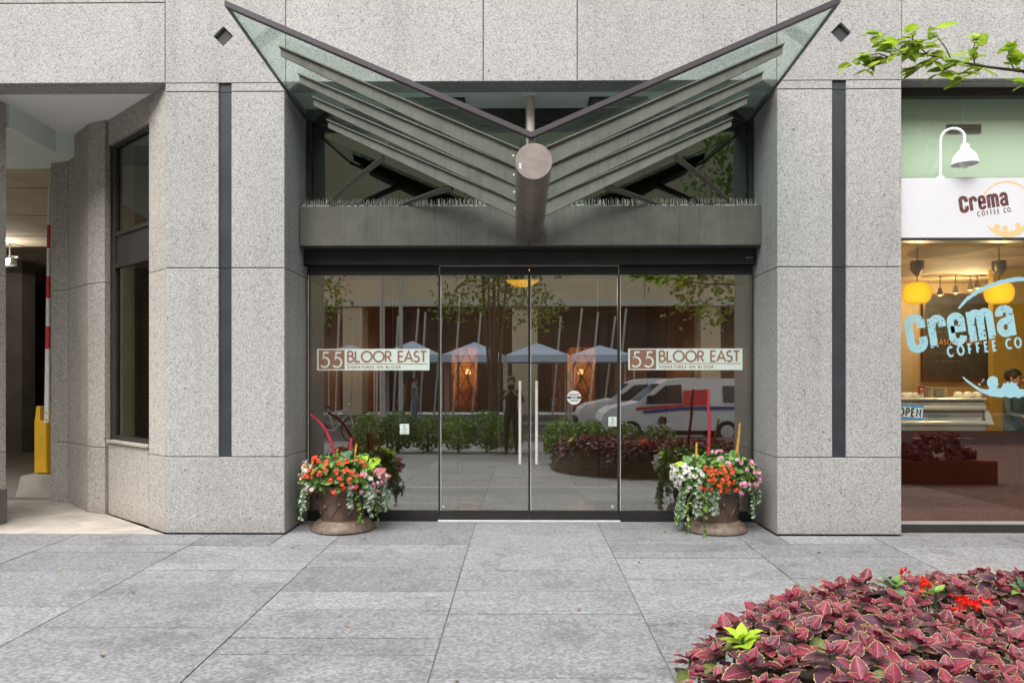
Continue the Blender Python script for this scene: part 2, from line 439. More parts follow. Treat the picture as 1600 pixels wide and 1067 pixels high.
# pavement: a bed in joint colour, the slabs standing proud of it
def slope_prism(x0, x1, y0, y1, top, depth):
    return [(x0, y0, gz(y0) - depth), (x1, y0, gz(y0) - depth), (x1, y1, gz(y1) - depth), (x0, y1, gz(y1) - depth),
            (x0, y0, gz(y0) + top), (x1, y0, gz(y0) + top), (x1, y1, gz(y1) + top), (x0, y1, gz(y1) + top)]
mb = MB()
mb.hexa(slope_prism(-60, 60, -11.25, 0.0, -.006, .45)); mb.hexa(slope_prism(-2.15, 2.30, 0.0, .70, -.006, .45)); mb.hexa(slope_prism(3.41, 9, 0.0, .2, -.006, .45))
pavement = structure(mb.build('pavement', M['joint']))
cols = [-2.83 + 1.19 * k for k in range(-5, 8)]
rows_by_col = {4: [-.36, -.62, -1.16, -1.95, -2.75, -3.6], 5: [-.40, -.92, -1.14, -1.44, -2.30, -3.3],
               6: [-.34, -.62, -1.05, -1.62, -1.98, -2.45, -2.68, -3.4], 7: [-.42, -1.12, -1.60, -2.05, -2.95],
               8: [-.18, -.34, -.56, -.76, -1.33, -2.2, -2.75], 9: [-.30, -.72, -1.3, -2.1]}
prs = random.Random(31)
for ci in range(len(cols) - 1):
    x0, x1 = cols[ci], cols[ci + 1]
    ys = list(rows_by_col.get(ci, [-.40]))
    while ys[-1] > -10.6: ys.append(ys[-1] - prs.choice([.42, .62, .80, .95, 1.2]))
    ys[-1] = -11.2
    top_y = -.004
    if x0 > -2.9 and x0 < 1.0: top_y = .66
    ys = [top_y] + ys
    for a, b in zip(ys[:-1], ys[1:]):
        g = .0045; t0 = prs.uniform(-.0012, .0012)
        def slab(xa, xb, ya, yb):
            mb = MB(); p = slope_prism(xa + g, xb - g, yb + g, ya - g, t0, .03); mb.hexa(p)
            mb.build('paving_slab', M['paving'], pavement)
        xa, xb = x0, x1
        if a > 0.01:      # the first row runs into the entrance recess
            if xa < -2.14: slab(xa, -2.15, -.004, b); xa = -2.15
            if xb > 2.29: xb = 2.29
            slab(xa, xb, a, b)
        elif a == top_y and 1.9 < x0 < 2.0:
            slab(xa, 2.295, .66, b); slab(2.295, xb, -.004, b)
        else: slab(xa, xb, a, b)
mb = MB(); mb.hexa([(3.42, -.002, -.03), (9, -.002, -.03), (9, .16, -.03), (3.42, .16, -.03), (3.42, -.002, -.001), (9, -.002, -.001), (9, .16, -.001), (3.42, .16, -.001)])
mb.build('paving_slab', M['paving'], pavement)
# driveway
mb = MB()
mb.poly([(-13, -.003, .002), (-3.24, -.003, .002), (-4.60, 1.16, .012), (-5.2, 1.7, .02), (-13, 1.7, .02)])
mb.poly([(-13, -.003, -.03), (-3.24, -.003, -.03), (-3.24, -.003, .002), (-13, -.003, .002)])
structure(mb.build('driveway', M['concrete']))
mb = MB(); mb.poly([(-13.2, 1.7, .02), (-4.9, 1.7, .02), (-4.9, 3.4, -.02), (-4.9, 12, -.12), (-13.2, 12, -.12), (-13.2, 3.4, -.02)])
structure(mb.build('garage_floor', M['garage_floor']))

# ------------------------------------------------------------------ the building
B = thing('office_building', 'grey granite office building with recessed glass entrance doors', 'building', (0, 0, 0))
ZT, ZB1, ZB2, ZB3 = 4.09, 4.010, 2.413, 0.702
XL0, XL1 = at(258, 595, 0).x, at(445, 595, 0).x
XR0, XR1 = at(1214, 595, 0).x, at(1409, 595, 0).x
SL0, SL1 = at(342, 595, 0).x, at(361, 595, 0).x
SR0, SR1 = at(1301, 595, 0).x, at(1322, 595, 0).x
G = .0035
def panel(x0, x1, z0, z1, mat='granite'):
    return MB().cbox(x0 + G, x1 - G, 0, .045, z0 + G, z1 - G, .004).build('granite_panel', M[mat], B)
def diamond_panel(x0, x1, z0, z1, cx, cz, r):
    mb = MB(); x0 += G; x1 -= G; z0 += G; z1 -= G
    R = [(x0, 0, z1), (x1, 0, z1), (x1, 0, z0), (x0, 0, z0)]          # TL TR BR BL
    D = [(cx, 0, cz + r), (cx + r, 0, cz), (cx, 0, cz - r), (cx - r, 0, cz)]   # T R B L
    for k in range(4):
        mb.poly([R[k], D[k], R[(k + 1) % 4]])
        mb.poly([D[k], D[(k + 1) % 4], R[(k + 1) % 4]])
    for k in range(4):
        a, b = D[k], D[(k + 1) % 4]
        mb.poly([a, b, (b[0], .06, b[2]), (a[0], .06, a[2])])
        a, b = R[k], R[(k + 1) % 4]
        mb.poly([a, b, (b[0], .045, b[2]), (a[0], .045, a[2])])
    mb.build('granite_panel', M['granite'], B)
    t = MB().poly([(q[0], .032, q[2]) for q in D]); t.build('diamond_inlay', M['slot'], B)
# upper wall
vx = [-13.0, -9.6, -6.2, XL0, at(446, 595, 0).x, at(755, 595, 0).x, at(902, 595, 0).x, XR0, XR1, at(1718, 595, 0).x, 9.0]
zrows = [ZT, 5.35, 7.1, 8.85, 10.6]
z_left = 4.82
for i in range(len(vx) - 1):
    zr = [ZT, z_left, 6.5, 8.2, 10.6] if i < 3 else zrows
    for k in range(len(zr) - 1):
        if k == 0 and i in (3, 7):
            c = at(349, 57, 0) if i == 3 else at(1314, 51, 0)
            diamond_panel(vx[i], vx[i + 1], zr[k], zr[k + 1], c.x, c.z, .092)
        else: panel(vx[i], vx[i + 1], zr[k], zr[k + 1])
for k in range(3):
    panel(-13, 9, 10.6 + 3.4 * k, 14 + 3.4 * k)
# pillars
for a, s0, s1, b in ((XL0, SL0, SL1, XL1), (XR0, SR0, SR1, XR1)):
    for z0, z1 in ((ZB1, ZT), (ZB2, ZB1), (ZB3, ZB2)):
        panel(a, s0, z0, z1); panel(s1, b, z0, z1)
        MB().box(s0 - .004, s1 + .004, .020, .045, z0 + .003, z1 - .003).build('slot_inlay', M['slot'], B)
    panel(a, b, .008, ZB3)
# reveals of the entrance
def xpanel(x, face, y0, y1, z0, z1):
    mb = MB(); t = .05 * face
    xa, xb = sorted((x, x - t))
    mb.box(xa, xb, y0 + G, y1 - G, z0 + G, z1 - G).build('granite_panel', M['granite'], B)
for z0, z1 in ((ZB1, ZT), (ZB2, ZB1), (ZB3, ZB2), (.008, ZB3)):
    xpanel(XL1 - .004, 1, .045, .70, z0, z1); xpanel(XR0 + .004, -1, .045, .70, z0, z1)
# solid core behind the panels
mb = MB()
mb.box(XL0 + .02, XL1 - .06, .046, 1.0, -.3, ZT + .05); mb.box(XR0 + .06, XR1 - .004, .046, 1.0, -.3, ZT + .05)
mb.box(-13, 9, .062, 12, ZT + .10, 20.7)
mb.box(-13, -12.98, .046, .06, ZT, 20.7)
mb.box(-13, 9, 12, 12.2, -.5, ZT + .10)
mb.box(-13, 9, .046, .062, ZT + .012, ZT + .72 ); mb.box(-13, 9, .046, .0615, 4.83, 20.7)
mb.build('wall_core', M['joint'], B)
# underside of the stone band, then the soffit
for a, b in ((-13, XL0), (XL1, at(755, 595, 0).x), (at(755, 595, 0).x, at(902, 595, 0).x), (at(902, 595, 0).x, XR0), (XR1, 9)):
    MB().box(a + .002, b - .002, .047, .235, ZT - .002, ZT + .09).build('granite_lintel', M['granite'], B)
MB().box(XL1 - .05, XR0 + .05, .237, 1.0, ZT + .004, ZT + .09).build('soffit', M['soffit'], B)
MB().box(-13, XL0 + .01, .237, 2.6, ZT + .004, ZT + .09).build('soffit', M['bulkhead_white'], B)
for px, sx in ((682, 1), (965, -1)):                                   # vents in the entrance soffit
    c = XY(px, .45)
    v = MB().box(c - .28, c + .28, .36, .58, ZT - .012, ZT + .003).build('soffit_vent', M['dark_frame'], B)
    mb = MB()
    for k in range(5): mb.box(c - .26, c + .26, .385 + k * .036, .40 + k * .036, ZT - .020, ZT - .0125)
    mb.build('vent_blade', M['grille'], v)
for px in (640, 1018):
    c = XY(px, .46)
    v = MB().lathe([(.085, 0), (.10, .012), (.10, .02)], (c, .46, ZT - .016), 20).build('downlight', M['alum'], B, 40)
    MB().lathe([(.07, 0), (.07, .004)], (c, .46, ZT - .022), 16).build('lens', M['grille'], v)

# driveway side wall of angled granite
A = Vector((XL0, .03)); C = Vector((XL0 - 1.38, 1.19))
def wp(t): return A.lerp(C, t)
def wallpanel(p, q, z0, z1, thick=.06, mat='granite_side', name='granite_panel', parent=None, off=0.0, gap=G):
    p = Vector(p); q = Vector(q); d = (q - p).normalized(); n = Vector((d.y, -d.x))
    if n.y > 0 or (abs(n.y) < 1e-6): n = -n
    # visible side looks towards the street / the driveway
    p = p + d * gap; q = q - d * gap
    p = p + n * off; q = q + n * off
    mb = MB(); pb = p - n * thick; qb = q - n * thick
    mb.hexa([(p.x, p.y, z0 + gap), (q.x, q.y, z0 + gap), (qb.x, qb.y, z0 + gap), (pb.x, pb.y, z0 + gap),
             (p.x, p.y, z1 - gap), (q.x, q.y, z1 - gap), (qb.x, qb.y, z1 - gap), (pb.x, pb.y, z1 - gap)])
    return mb.build(name, M[mat], parent or B)
T0, T1 = .213, .738
for z0, z1 in ((0, ZB3), (ZB3, ZB2), (ZB2, ZT)): wallpanel(wp(.012), wp(T0), z0, z1)
wallpanel(wp(T0), wp(.765), 0.01, .755); wallpanel(wp(T0), wp(.765), 3.83, ZT + .02)
wallpanel(wp(T0 - .006), wp(.75), .755, .785, .16, off=.03)                                      # sill stone
D_ = Vector((XY(164, .90), .90)); C_ = Vector((XY(137, 1.02), 1.02)); E_ = Vector((XY(107, 1.52), 1.52)); F_ = Vector((XY(79, 1.60), 1.60)); H_ = Vector((F_.x - .02, 3.2))
for z0, z1 in ((.012, ZB3), (ZB3, ZB2), (ZB2, ZT)):
    wallpanel(D_, C_, z0, z1); wallpanel(C_, E_, z0, z1); wallpanel(E_, F_, z0, z1)
mb = MB()
inn = [(p.x + .05, p.y + .09) for p in (D_, C_, E_, F_)]
core = [(D_.x + .2, D_.y + .2), (C_.x + .07, C_.y + .1), (E_.x + .04, E_.y + .09), (F_.x + .02, F_.y + .07), (F_.x + .02, 12), (F_.x + .5, 12)]
mb.prism([(x, y, 0) for x, y in core], (0, 0, -.3), (0, 0, ZT + .08)); mb.build('garage_side_wall', M['garage'], B)
# side window
p, q = wp(T0), wp(T1); dwin = (q - p).normalized(); nwin = Vector((dwin.y, -dwin.x)); nwin = nwin if nwin.y < 0 else -nwin
sw = wallpanel(p, q, 3.79, 3.83, .05, 'dark_frame', 'side_window_frame', off=-.03, gap=0)
L = (q - p).length
def swbar(a, b, z0, z1, mat, name, off, thick=.05):
    return wallpanel(p + dwin * a, p + dwin * b, z0, z1, thick, mat, name, sw, off, 0)
swbar(0, L, .785, .83, 'dark_frame', 'rail', -.03); swbar(0, .035, .83, 3.79, 'dark_frame', 'stile', -.03); swbar(L - .05, L, .83, 3.79, 'dark_frame', 'stile', -.03)
swbar(.035, L - .05, 2.88, 2.92, 'dark_frame', 'rail', -.03); swbar(.035, L - .05, 2.55, 2.60, 'dark_frame', 'rail', -.025)
swbar(.035, L - .05, 2.60, 2.88, 'dark_frame', 'spandrel', -.045, .02)
swbar(.035, L - .05, 2.92, 3.79, 'side_glass', 'pane', -.055, .010); swbar(.035, L - .05, .83, 2.55, 'side_glass', 'pane', -.055, .010)
wallpanel(p - dwin * .1, q + dwin * .2, .3, ZT, .02, 'brownwall', 'inner_wall', B, -.75, 0)
wallpanel(p + dwin * .45, q + dwin * .1, .8, 2.5, .03, 'wood', 'window_blind', B, -.35, 0)
# garage
mb = MB()
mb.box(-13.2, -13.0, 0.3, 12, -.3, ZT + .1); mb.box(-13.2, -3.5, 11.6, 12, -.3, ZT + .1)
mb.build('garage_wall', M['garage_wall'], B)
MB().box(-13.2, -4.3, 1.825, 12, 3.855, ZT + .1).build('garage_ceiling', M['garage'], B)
mb = MB()
for k in range(6): mb.box(-13.0, -4.6, 2.6 + k * 1.5, 2.612 + k * 1.5, 3.850, 3.8552)
mb.build('ceiling_joint', M['dark_frame'], B)
MB().box(-13.0, XY(34, 8.0), 8.0, 8.4, -.15, 3.85).build('garage_pier', M['garage_floor'], B)
MB().prism([(-12.9, .48, 0), (-5.0, .48, 0), (-5.04, 1.22, 0), (-4.90, 1.38, 0), (-4.71, 1.55, 0), (-4.2, 1.82, 0), (-12.9, 1.82, 0)], (0, 0, 3.86), (0, 0, ZT + .006)).build('garage_bulkhead', M['bulkhead'], B)
for z0, z1 in ((0.0, ZB3), (ZB3, ZB2), (ZB2, ZT)):
    MB().box(-6.6, XY(9, .46), .05, .46, z0 + .003, z1 - .003).build('granite_panel', M['granite_side'], B)
MB().box(-6.6, XY(9, .46) + .012, .30, .462, .0, .34).build('wall_bumper', M['bronze'], B)

# ------------------------------------------------------------------ entrance front
YD = .65
x0, x1 = XL1 + .0, XR0 - .0
def dx(px): return XY(px, YD)
ZH0, ZH1 = 2.50, 2.69           # dark header
MB().cbox(x0, x1, .56, .74, ZH0 + .03, ZH1, .004).build('door_header', M['black_frame'], B)
beam = MB().cbox(XY(468, .42), XY(1190, .42), .42, .60, 2.690, 3.072, .005)
beam = beam.build('canopy_beam', M['bronze'], B)
MB().box(XY(468, .42) + .01, XY(1190, .42) - .01, .435, .59, 2.674, 2.6895).build('beam_lip', M['dark_frame'], B)
MB().box(XY(826.5, .42) - .003, XY(826.5, .42) + .003, .4185, .4235, 2.685, 2.76).build('beam_joint', M['black_frame'], B)
def leaf_door(name, a, b, handle=None, mat='door_glass'):
    f = MB().box(a + .004, b - .004, YD - .006, YD + .006, .1045, 2.4395).build(name, M[mat], B)
    MB().box(a + .003, b - .003, YD - .022, YD + .022, 2.44, ZH0 + .028).build('head_rail', M['black_frame'], f)
    MB().box(a + .003, b - .003, YD - .022, YD + .022, .014, .104).build('bottom_rail', M['black_frame'], f)
    for xa in (a + .0005, b - .011):
        MB().box(xa, xa + .0105, YD - .021, YD + .021, .106, 2.438).build('edge_strip', M['dark_frame'], f)
    e = MB()
    e.box(a + .012, a + .017, YD - .0235, YD - .0215, .106, 2.438); e.build('edge_trim', M['steel'], f)
    if handle is not None:
        h = MB(); z0, z1 = ZY(725, YD - .08), ZY(595, YD - .08)
        h.tube([(handle, YD - .08, z0), (handle, YD - .08, z1)], .0145, 10)
        for z in (z0 + .12, z1 - .12): h.tube([(handle, YD - .08, z), (handle, YD - .006, z)], .009, 6)
        h.tube([(handle, YD + .07, z0), (handle, YD + .07, z1)], .0145, 10)
        h.build('handle', M['steel'], f, 40)
    return f
d0, d1, d2, d3, d4 = x0 + .01, dx(687), dx(827), dx(966.5), x1 - .01
leaf_door('side_window', d0, d1); leaf_door('glass_door', d1, d2, XY(812.5, YD - .08)); leaf_door('glass_door', d2, d3, XY(838.5, YD - .08)); leaf_door('side_window', d3, d4)
MB().box(x0, x1, YD - .03, YD + .05, -.01, .013).build('floor_track', M['black_frame'], B)
MB().cbox(d1 - .01, d3 + .01, YD - .07, YD - .031, -.01, .016, .004).build('threshold', M['alum'], B)
MB().box(d1, d3, YD - .034, YD - .024, 2.522, 2.530).build('door_head_trim', M['alum'], B)
mb = MB().box(dx(1161), dx(1171), YD - .10, YD - .09, 2.585, 2.60); mb.build('door_sensor', M['grille'], B)
# transom above
mb = MB(); mb.box(x0, x1, .64, .71, 3.96, ZT + .003)
mb.box(x0, x0 + .05, .64, .71, 2.70, 3.96); mb.box(x1 - .05, x1, .64, .71, 2.70, 3.96); mb.box(dx(827) - .03, dx(827) + .03, .641, .71, 2.70, 3.96)
tr = mb.build('transom_frame', M['dark_frame'], B)
MB().box(x0 + .05, dx(827) - .03, .67, .682, 2.70, 3.959).build('pane', M['transom_glass'], tr)
MB().box(dx(827) + .03, x1 - .05, .67, .682, 2.70, 3.959).build('pane', M['transom_glass'], tr)
MB().box(x0 - .2, x1 + .2, 1.25, 1.35, 2.72, ZT).build('inner_bulkhead', M['brownwall'], B)
# lobby behind the doors
mb = MB(); mb.box(x0 - .25, x0 - .06, .72, 9, 0, 3.4); mb.box(x1 + .06, x1 + .25, .72, 9, 0, 3.4); mb.build('lobby_wall', M['wood'], B)
mb = MB(); mb.box(x0 - .2, x1 + .2, .72, 9.2, -.2, .004); mb.build('lobby_floor', M['lobby_floor'], B)
mb = MB(); mb.box(x0 - .2, x1 + .2, 1.36, 9.2, 3.4, 3.5); mb.build('lobby_ceiling', M['beigewall'], B)
YB = 7.0
n1 = (XY(706, YB), XY(746, YB)); n2 = (XY(886, YB), XY(930, YB)); NZ0, NZ1 = .90, 2.02
mb = MB()
mb.box(x0 - .2, n1[0], YB, YB + .15, 0, 3.4); mb.box(n1[1], n2[0], YB, YB + .15, 0, 3.4); mb.box(n2[1], x1 + .2, YB, YB + .15, 0, 3.4)
for a, b in (n1, n2): mb.box(a, b, YB, YB + .15, 0, NZ0); mb.box(a, b, YB, YB + .15, NZ1, 3.4)
mb.build('lobby_back_wall', M['brownwall'], B)
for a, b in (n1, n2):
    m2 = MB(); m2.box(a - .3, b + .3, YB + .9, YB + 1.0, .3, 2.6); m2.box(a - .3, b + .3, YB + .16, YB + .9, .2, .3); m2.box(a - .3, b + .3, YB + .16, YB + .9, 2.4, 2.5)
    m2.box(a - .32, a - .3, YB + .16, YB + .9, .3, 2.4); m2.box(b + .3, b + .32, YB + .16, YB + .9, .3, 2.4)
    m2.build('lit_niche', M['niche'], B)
    m3 = MB(); ww = b - a
    for k in range(-3, 4):
        for s in (1, -1):
            xa, xb = a + k * ww * .5, a + (k + 2.2) * ww * .5
            za, zb = (NZ0, NZ1) if s > 0 else (NZ1, NZ0)
            lo = max(0, (a - xa) / (xb - xa)); hi = min(1, (b - xa) / (xb - xa))
            if hi > lo: m3.tube([(xa + (xb - xa) * lo, YB + .1 + .012 * s, za + (zb - za) * lo), (xa + (xb - xa) * hi, YB + .1 + .012 * s, za + (zb - za) * hi)], .010, 4)
    m3.build('niche_lattice', M['wood'], B)
    lt = tag(MB().lathe([(.06, 0), (.042, .10)], ((a + b) / 2 + .03, YB + .45, 1.52), 14).build('niche_lamp', M['lamp_warm'], loc=((a + b) / 2 + .03, YB + .45, 1.52)),
        'small warm lamp glowing in the ' + ('left' if a == n1[0] else 'right') + ' lattice niche of the lobby', 'lamp')
    ll = bpy.data.lights.new('bulb_light', 'POINT'); ll.energy = 4; ll.color = (1, .6, .28); ll.shadow_soft_size = 0
    lo_ = bpy.data.objects.new('bulb_light', ll); COL.objects.link(lo_); lo_.parent = lt; lo_.location = (0, -.13, .25)
    MB().lathe([(.05, -.2), (.02, -.17), (.015, 0), (.02, 0)], ((a + b) / 2 + .03, YB + .45, 1.52), 8).build('lamp_stem', M['bronze'], lt)
mb = MB()
for px in (560, 605, 660, 770, 850, 950, 1010, 1080, 1130):
    x = XY(px, YB); mb.box(x - .012, x + .012, YB - .02, YB, 0, 3.4)
mb.build('wall_batten', M['wood'], B)
# inner vestibule doors
YI = 2.35
mb = MB()
for px in (612, 716, 826, 935, 1040): x = XY(px, YI); mb.box(x - .008, x + .008, YI - .02, YI + .02, 0, 2.64)
mb.box(x0, x1, YI - .03, YI + .03, 2.64, 2.74); mb.box(x0, x1, YI - .02, YI + .02, .004, .08)
iv = mb.build('inner_door_frame', M['dark_frame'], B)
for a, b in ((612, 716), (716, 826), (826, 935), (935, 1040)):
    MB().box(XY(a, YI) + .009, XY(b, YI) - .009, YI - .005, YI + .005, .081, 2.639).build('pane', M['inner_glass'], iv)
for px in (875, 779):
    x = XY(px, YI - .07); MB().tube([(x, YI - .07, ZY(702, YI - .07)), (x, YI - .07, ZY(596, YI - .07))], .012, 8).build('handle', M['steel'], iv)
for px, c in ((575, 'wood'), (1100, 'wood')): 
    x = XY(px, 5.0); MB().box(x - .45, x + .45, 5.0, 5.1, 0, 3.39).build('lobby_panel', M[c], B)

# ------------------------------------------------------------------ canopy
XC, YF, ZC, MS, SS = .070, -1.22, 3.178, .433, .12
YR = .40
def wz(u, y): return ZC + MS * u - SS * (y - YF)
def half(y): return 2.245 + (2.15 - 2.245) * (y - YF) / (YR - YF)
cn = thing('glass_canopy', 'butterfly glass canopy on a brown steel tube over the entrance doors', 'canopy', (XC, YR, 2.8))
for s in (-1, 1):
    def W(u, y, dz=0): return (XC + s * u, y, wz(u, y) + dz)
    mb = MB(); a, b, c, d = W(.012, YF + .015), W(half(YF) - .012, YF + .015), W(half(YR), YR), W(.012, YR)
    mb.hexa([W(.012, YF + .02), W(half(YF) - .01, YF + .02), W(half(YR) - .01, YR), W(.012, YR)] + [W(.012, YF + .02, .012), W(half(YF) - .01, YF + .02, .012), W(half(YR) - .01, YR, .012), W(.012, YR, .012)])
    wg = mb.build('glass_wing', M['canopy_glass'], cn)
    mb = MB(); mb.hexa([W(.0, YF - .02, -.018), W(half(YF), YF - .02, -.018), W(half(YF), YF + .019, -.018), W(.0, YF + .019, -.018),
                        W(.0, YF - .02, .022), W(half(YF), YF - .02, .022), W(half(YF), YF + .019, .022), W(.0, YF + .019, .022)])
    mb.build('edge_rail', M['rail'], cn)
    mb = MB(); mb.hexa([W(half(YF) - .009, YF + .02, -.012), W(half(YF) + .006, YF + .02, -.012), W(half(YR) + .006, YR, -.012), W(half(YR) - .009, YR, -.012),
                        W(half(YF) - .009, YF + .02, .018), W(half(YF) + .006, YF + .02, .018), W(half(YR) + .006, YR, .018), W(half(YR) - .009, YR, .018)])
    mb.build('side_rail', M['dark_frame'], cn)
    for y, xo in ((-.93, 1.935), (-.57, 1.90), (-.21, 1.89), (.18, 1.87)):
        mb = MB(); ho, hi, t = .058, .140, .008
        ui = .085
        top = -.020
        mb.hexa([W(ui, y - t, top - hi), W(xo, y - t, top - ho), W(xo, y + t, top - ho), W(ui, y + t, top - hi),
                 W(ui, y - t, top), W(xo, y - t, top), W(xo, y + t, top), W(ui, y + t, top)])
        pl = mb.build('purlin', M['purlin'], cn)
        mb = MB(); mb.hexa([W(ui, y - .03, top + .001), W(xo + .01, y - .026, top + .001), W(xo + .01, y + .026, top + .001), W(ui, y + .03, top + .001),
                            W(ui, y - .03, top + .012), W(xo + .01, y - .026, top + .012), W(xo + .01, y + .026, top + .012), W(ui, y + .03, top + .012)])
        mb.build('flange', M['purlin'], pl)
    # arched braces from the beam up to the last purlin
    for ua, ub in ((2.0, 1.36), (1.30, .72)):
        P0 = Vector((XC + s * ua, .50, 3.075)); P2 = Vector(W(ub, .20, -.13)); P1 = (P0 + P2) / 2 + Vector((s * .01, -.02, .012))
        pts = [(P0 * (1 - t) ** 2 + P1 * 2 * t * (1 - t) + P2 * t * t) for t in [k / 9 for k in range(10)]]
        MB().tube(pts, [.018 + .016 * k / 9 for k in range(10)], 4, sx=1.0).build('brace', M['brace'], cn)
fc = at(834, 252, -1.30); bc = at(827.5, 354, .42)
tv = (bc - fc).normalized()
MB().tube([fc + tv * .006, fc.lerp(bc, .5), bc + tv * .02], .133, 32).build('ridge_tube', M['bronze_tube'], cn, 40)
MB().tube([fc, fc + tv * .012], .1325, 32).build('tube_cap', M['tube_cap'], cn, 40)
mb = MB(); k0 = fc + tv * .86
mb.tube([k0, k0 + tv * .02], .1345, 32); mb.build('tube_ring', M['bronze_tube'], cn, 40)
xr = XY(828.5, .33)
hr = MB().tube([(xr, .33, 2.98), (xr, .33, ZT + .003)], .043, 16).build('hanger_rod', M['post'], cn, 40)
MB().lathe([(.075, 0), (.075, .014)], (xr, .33, ZT - .0125), 18).build('rod_plate', M['soffit'], hr, 40)
MB().box(XC - .02, XC + .02, YF + .02, YR - .02, 3.0 - .02, 3.02).build('ridge_plate', M['dark_frame'], cn)
MB().box(XC - .022, XC + .022, YF - .005, YF + .018, 3.08, ZC + .0).build('front_bracket', M['dark_frame'], cn)
tag_ = MB().box(fc.x - .105, fc.x - .090, fc.y - .004, fc.y + .004, fc.z - .055, fc.z - .015); tag_.build('cap_tag', M['steel'], cn)
for i in range(4):   # bolts of the purlin brackets on the tube
    y = (-.93, -.57, -.21, .18)[i]
    for s in (-1, 1):
        b0 = Vector((XC + s * .128, y - .035, wz(.12, y) - .085))
        MB().tube([b0, b0 + Vector((s * .012, 0, 0))], .011, 6).build('bolt', M['post'], cn)
# bird spikes on the beam
for s, (pa, pb), lab in ((-1, (474, 765), 'left'), (1, (890, 1184), 'right')):
    a, b = XY(pa, .46), XY(pb, .46)
    o = thing('bird_spikes', 'row of pale wire bird spikes on the beam, %s of the canopy tube' % lab, 'bird spikes', (a, .46, 3.072), 'bird spike strips on the beam')
    mb = MB(); mb.box(a, b, .45, .475, 3.0725, 3.077)
    n = 0; bits = MB()
    for k in range(9):
        xa = a + (b - a) * k / 9
        MB().box(xa + .004, xa + (b - a) / 9 - .004, .447, .478, 3.0725, 3.078).build('base_strip', M['alum'], o)
    sp = MB()
    for k in range(165):
        x = a + (b - a) * (k + U(-.3, .3)) / 165; lean = U(-.012, .012); yl = rnd.choice([-.035, 0, .03]); h = U(.055, .078)
        sp.tube([(x, .462, 3.0775), (x + lean, .462 + yl, 3.0775 + h)], [.0019, .0013], 3, cap=False)
    e = sp.build('spike', M['spike'], o); e['kind'] = 'stuff'
    for k in range(60):
        x = U(a, b); bits.box(x, x + U(.01, .04), .425, .445, 3.0725, 3.0725 + U(.004, .012))
    e = bits.build('dropping', M['spike'], o); e['kind'] = 'stuff'

# ------------------------------------------------------------------ cafe front
YS = .20
def sx(px): return XY(px, YS)
def sz(py, Y=YS): return ZY(py, Y, 1500)
xs0, xs1 = XR1 + .0, 9.0
zf = [sz(y) for y in (831, 817, 672, 378, 372, 278, 152, 146)]
shop = MB().box(xs0, xs1, .14, .26, -.02, zf[1] - .002).build('shop_window', M['dark_frame'], B)
MB().box(xs0, xs1, .17, .25, zf[6], ZT - .003).build('head_rail', M['dark_frame'], shop)
MB().box(xs0, xs1, .15, .24, zf[1] - .0018, zf[1] + .018).build('sill', M['alum'], shop)
MB().box(xs0, xs1, YS - .006, YS + .006, zf[1] + .019, zf[2] - .004).build('lower_pane', M['film'], shop)
MB().box(xs0, xs1, YS - .006, YS + .006, zf[2] - .003, zf[3]).build('pane', M['shop_glass'], shop)
MB().box(xs0, xs1, YS - .006, YS + .006, zf[5] - .002, zf[6] - .001).build('pane', M['shop_glass'], shop)
MB().box(xs0, xs1, YS - .02, YS + .05, zf[3] + .001, zf[5] - .003).build('rail', M['dark_frame'], shop)
MB().box(sx(1725), sx(1732), YS - .03, YS + .04, zf[1] + .02, zf[6] - .002).build('mullion', M['dark_frame'], shop)
# room
mb = MB(); mb.box(xs0 - .02, 9, 4.4, 4.5, 0, 4.1); mb.box(xs0 - .5, xs0 + .0, 1.0, 4.4, 0, 4.1); mb.box(8.95, 9.0, .3, 4.4, 0, 4.1); mb.build('cafe_wall', M['beigewall'], B)
mb = MB(); mb.box(xs0, 9, .26, 4.4, -.1, .003); mb.build('cafe_floor', M['brownwall'], B)
mb = MB(); mb.box(xs0, 9, .60, 4.4, 2.86, 2.95); mb.build('cafe_ceiling', M['beigewall'], B)
MB().box(xs0, 9, .34, .40, 2.951, 4.1).build('cafe_bulkhead', M['spandrel_green'], B)
MB().box(xs0, 9, .252, 1.0, ZT + .004, ZT + .09).build('soffit', M['bulkhead'], B)
vn = MB().box(XY(1479, .33), XY(1533, .33), .325, .34, ZY(208, .33, 1500), ZY(195, .33, 1500)).build('wall_vent', M['grille'], B)
mb = MB()
for k in range(4):
    z = ZY(208, .33, 1500) + .012 + k * .018; mb.box(XY(1479, .33) + .01, XY(1533, .33) - .01, .318, .3245, z, z + .009)
mb.build('vent_blade', M['dark_frame'], vn)
MB().box(XY(1552, 3.0), 9, 3.0, 3.1, 0, 2.86).build('cafe_partition', M['yellowwall'], B)
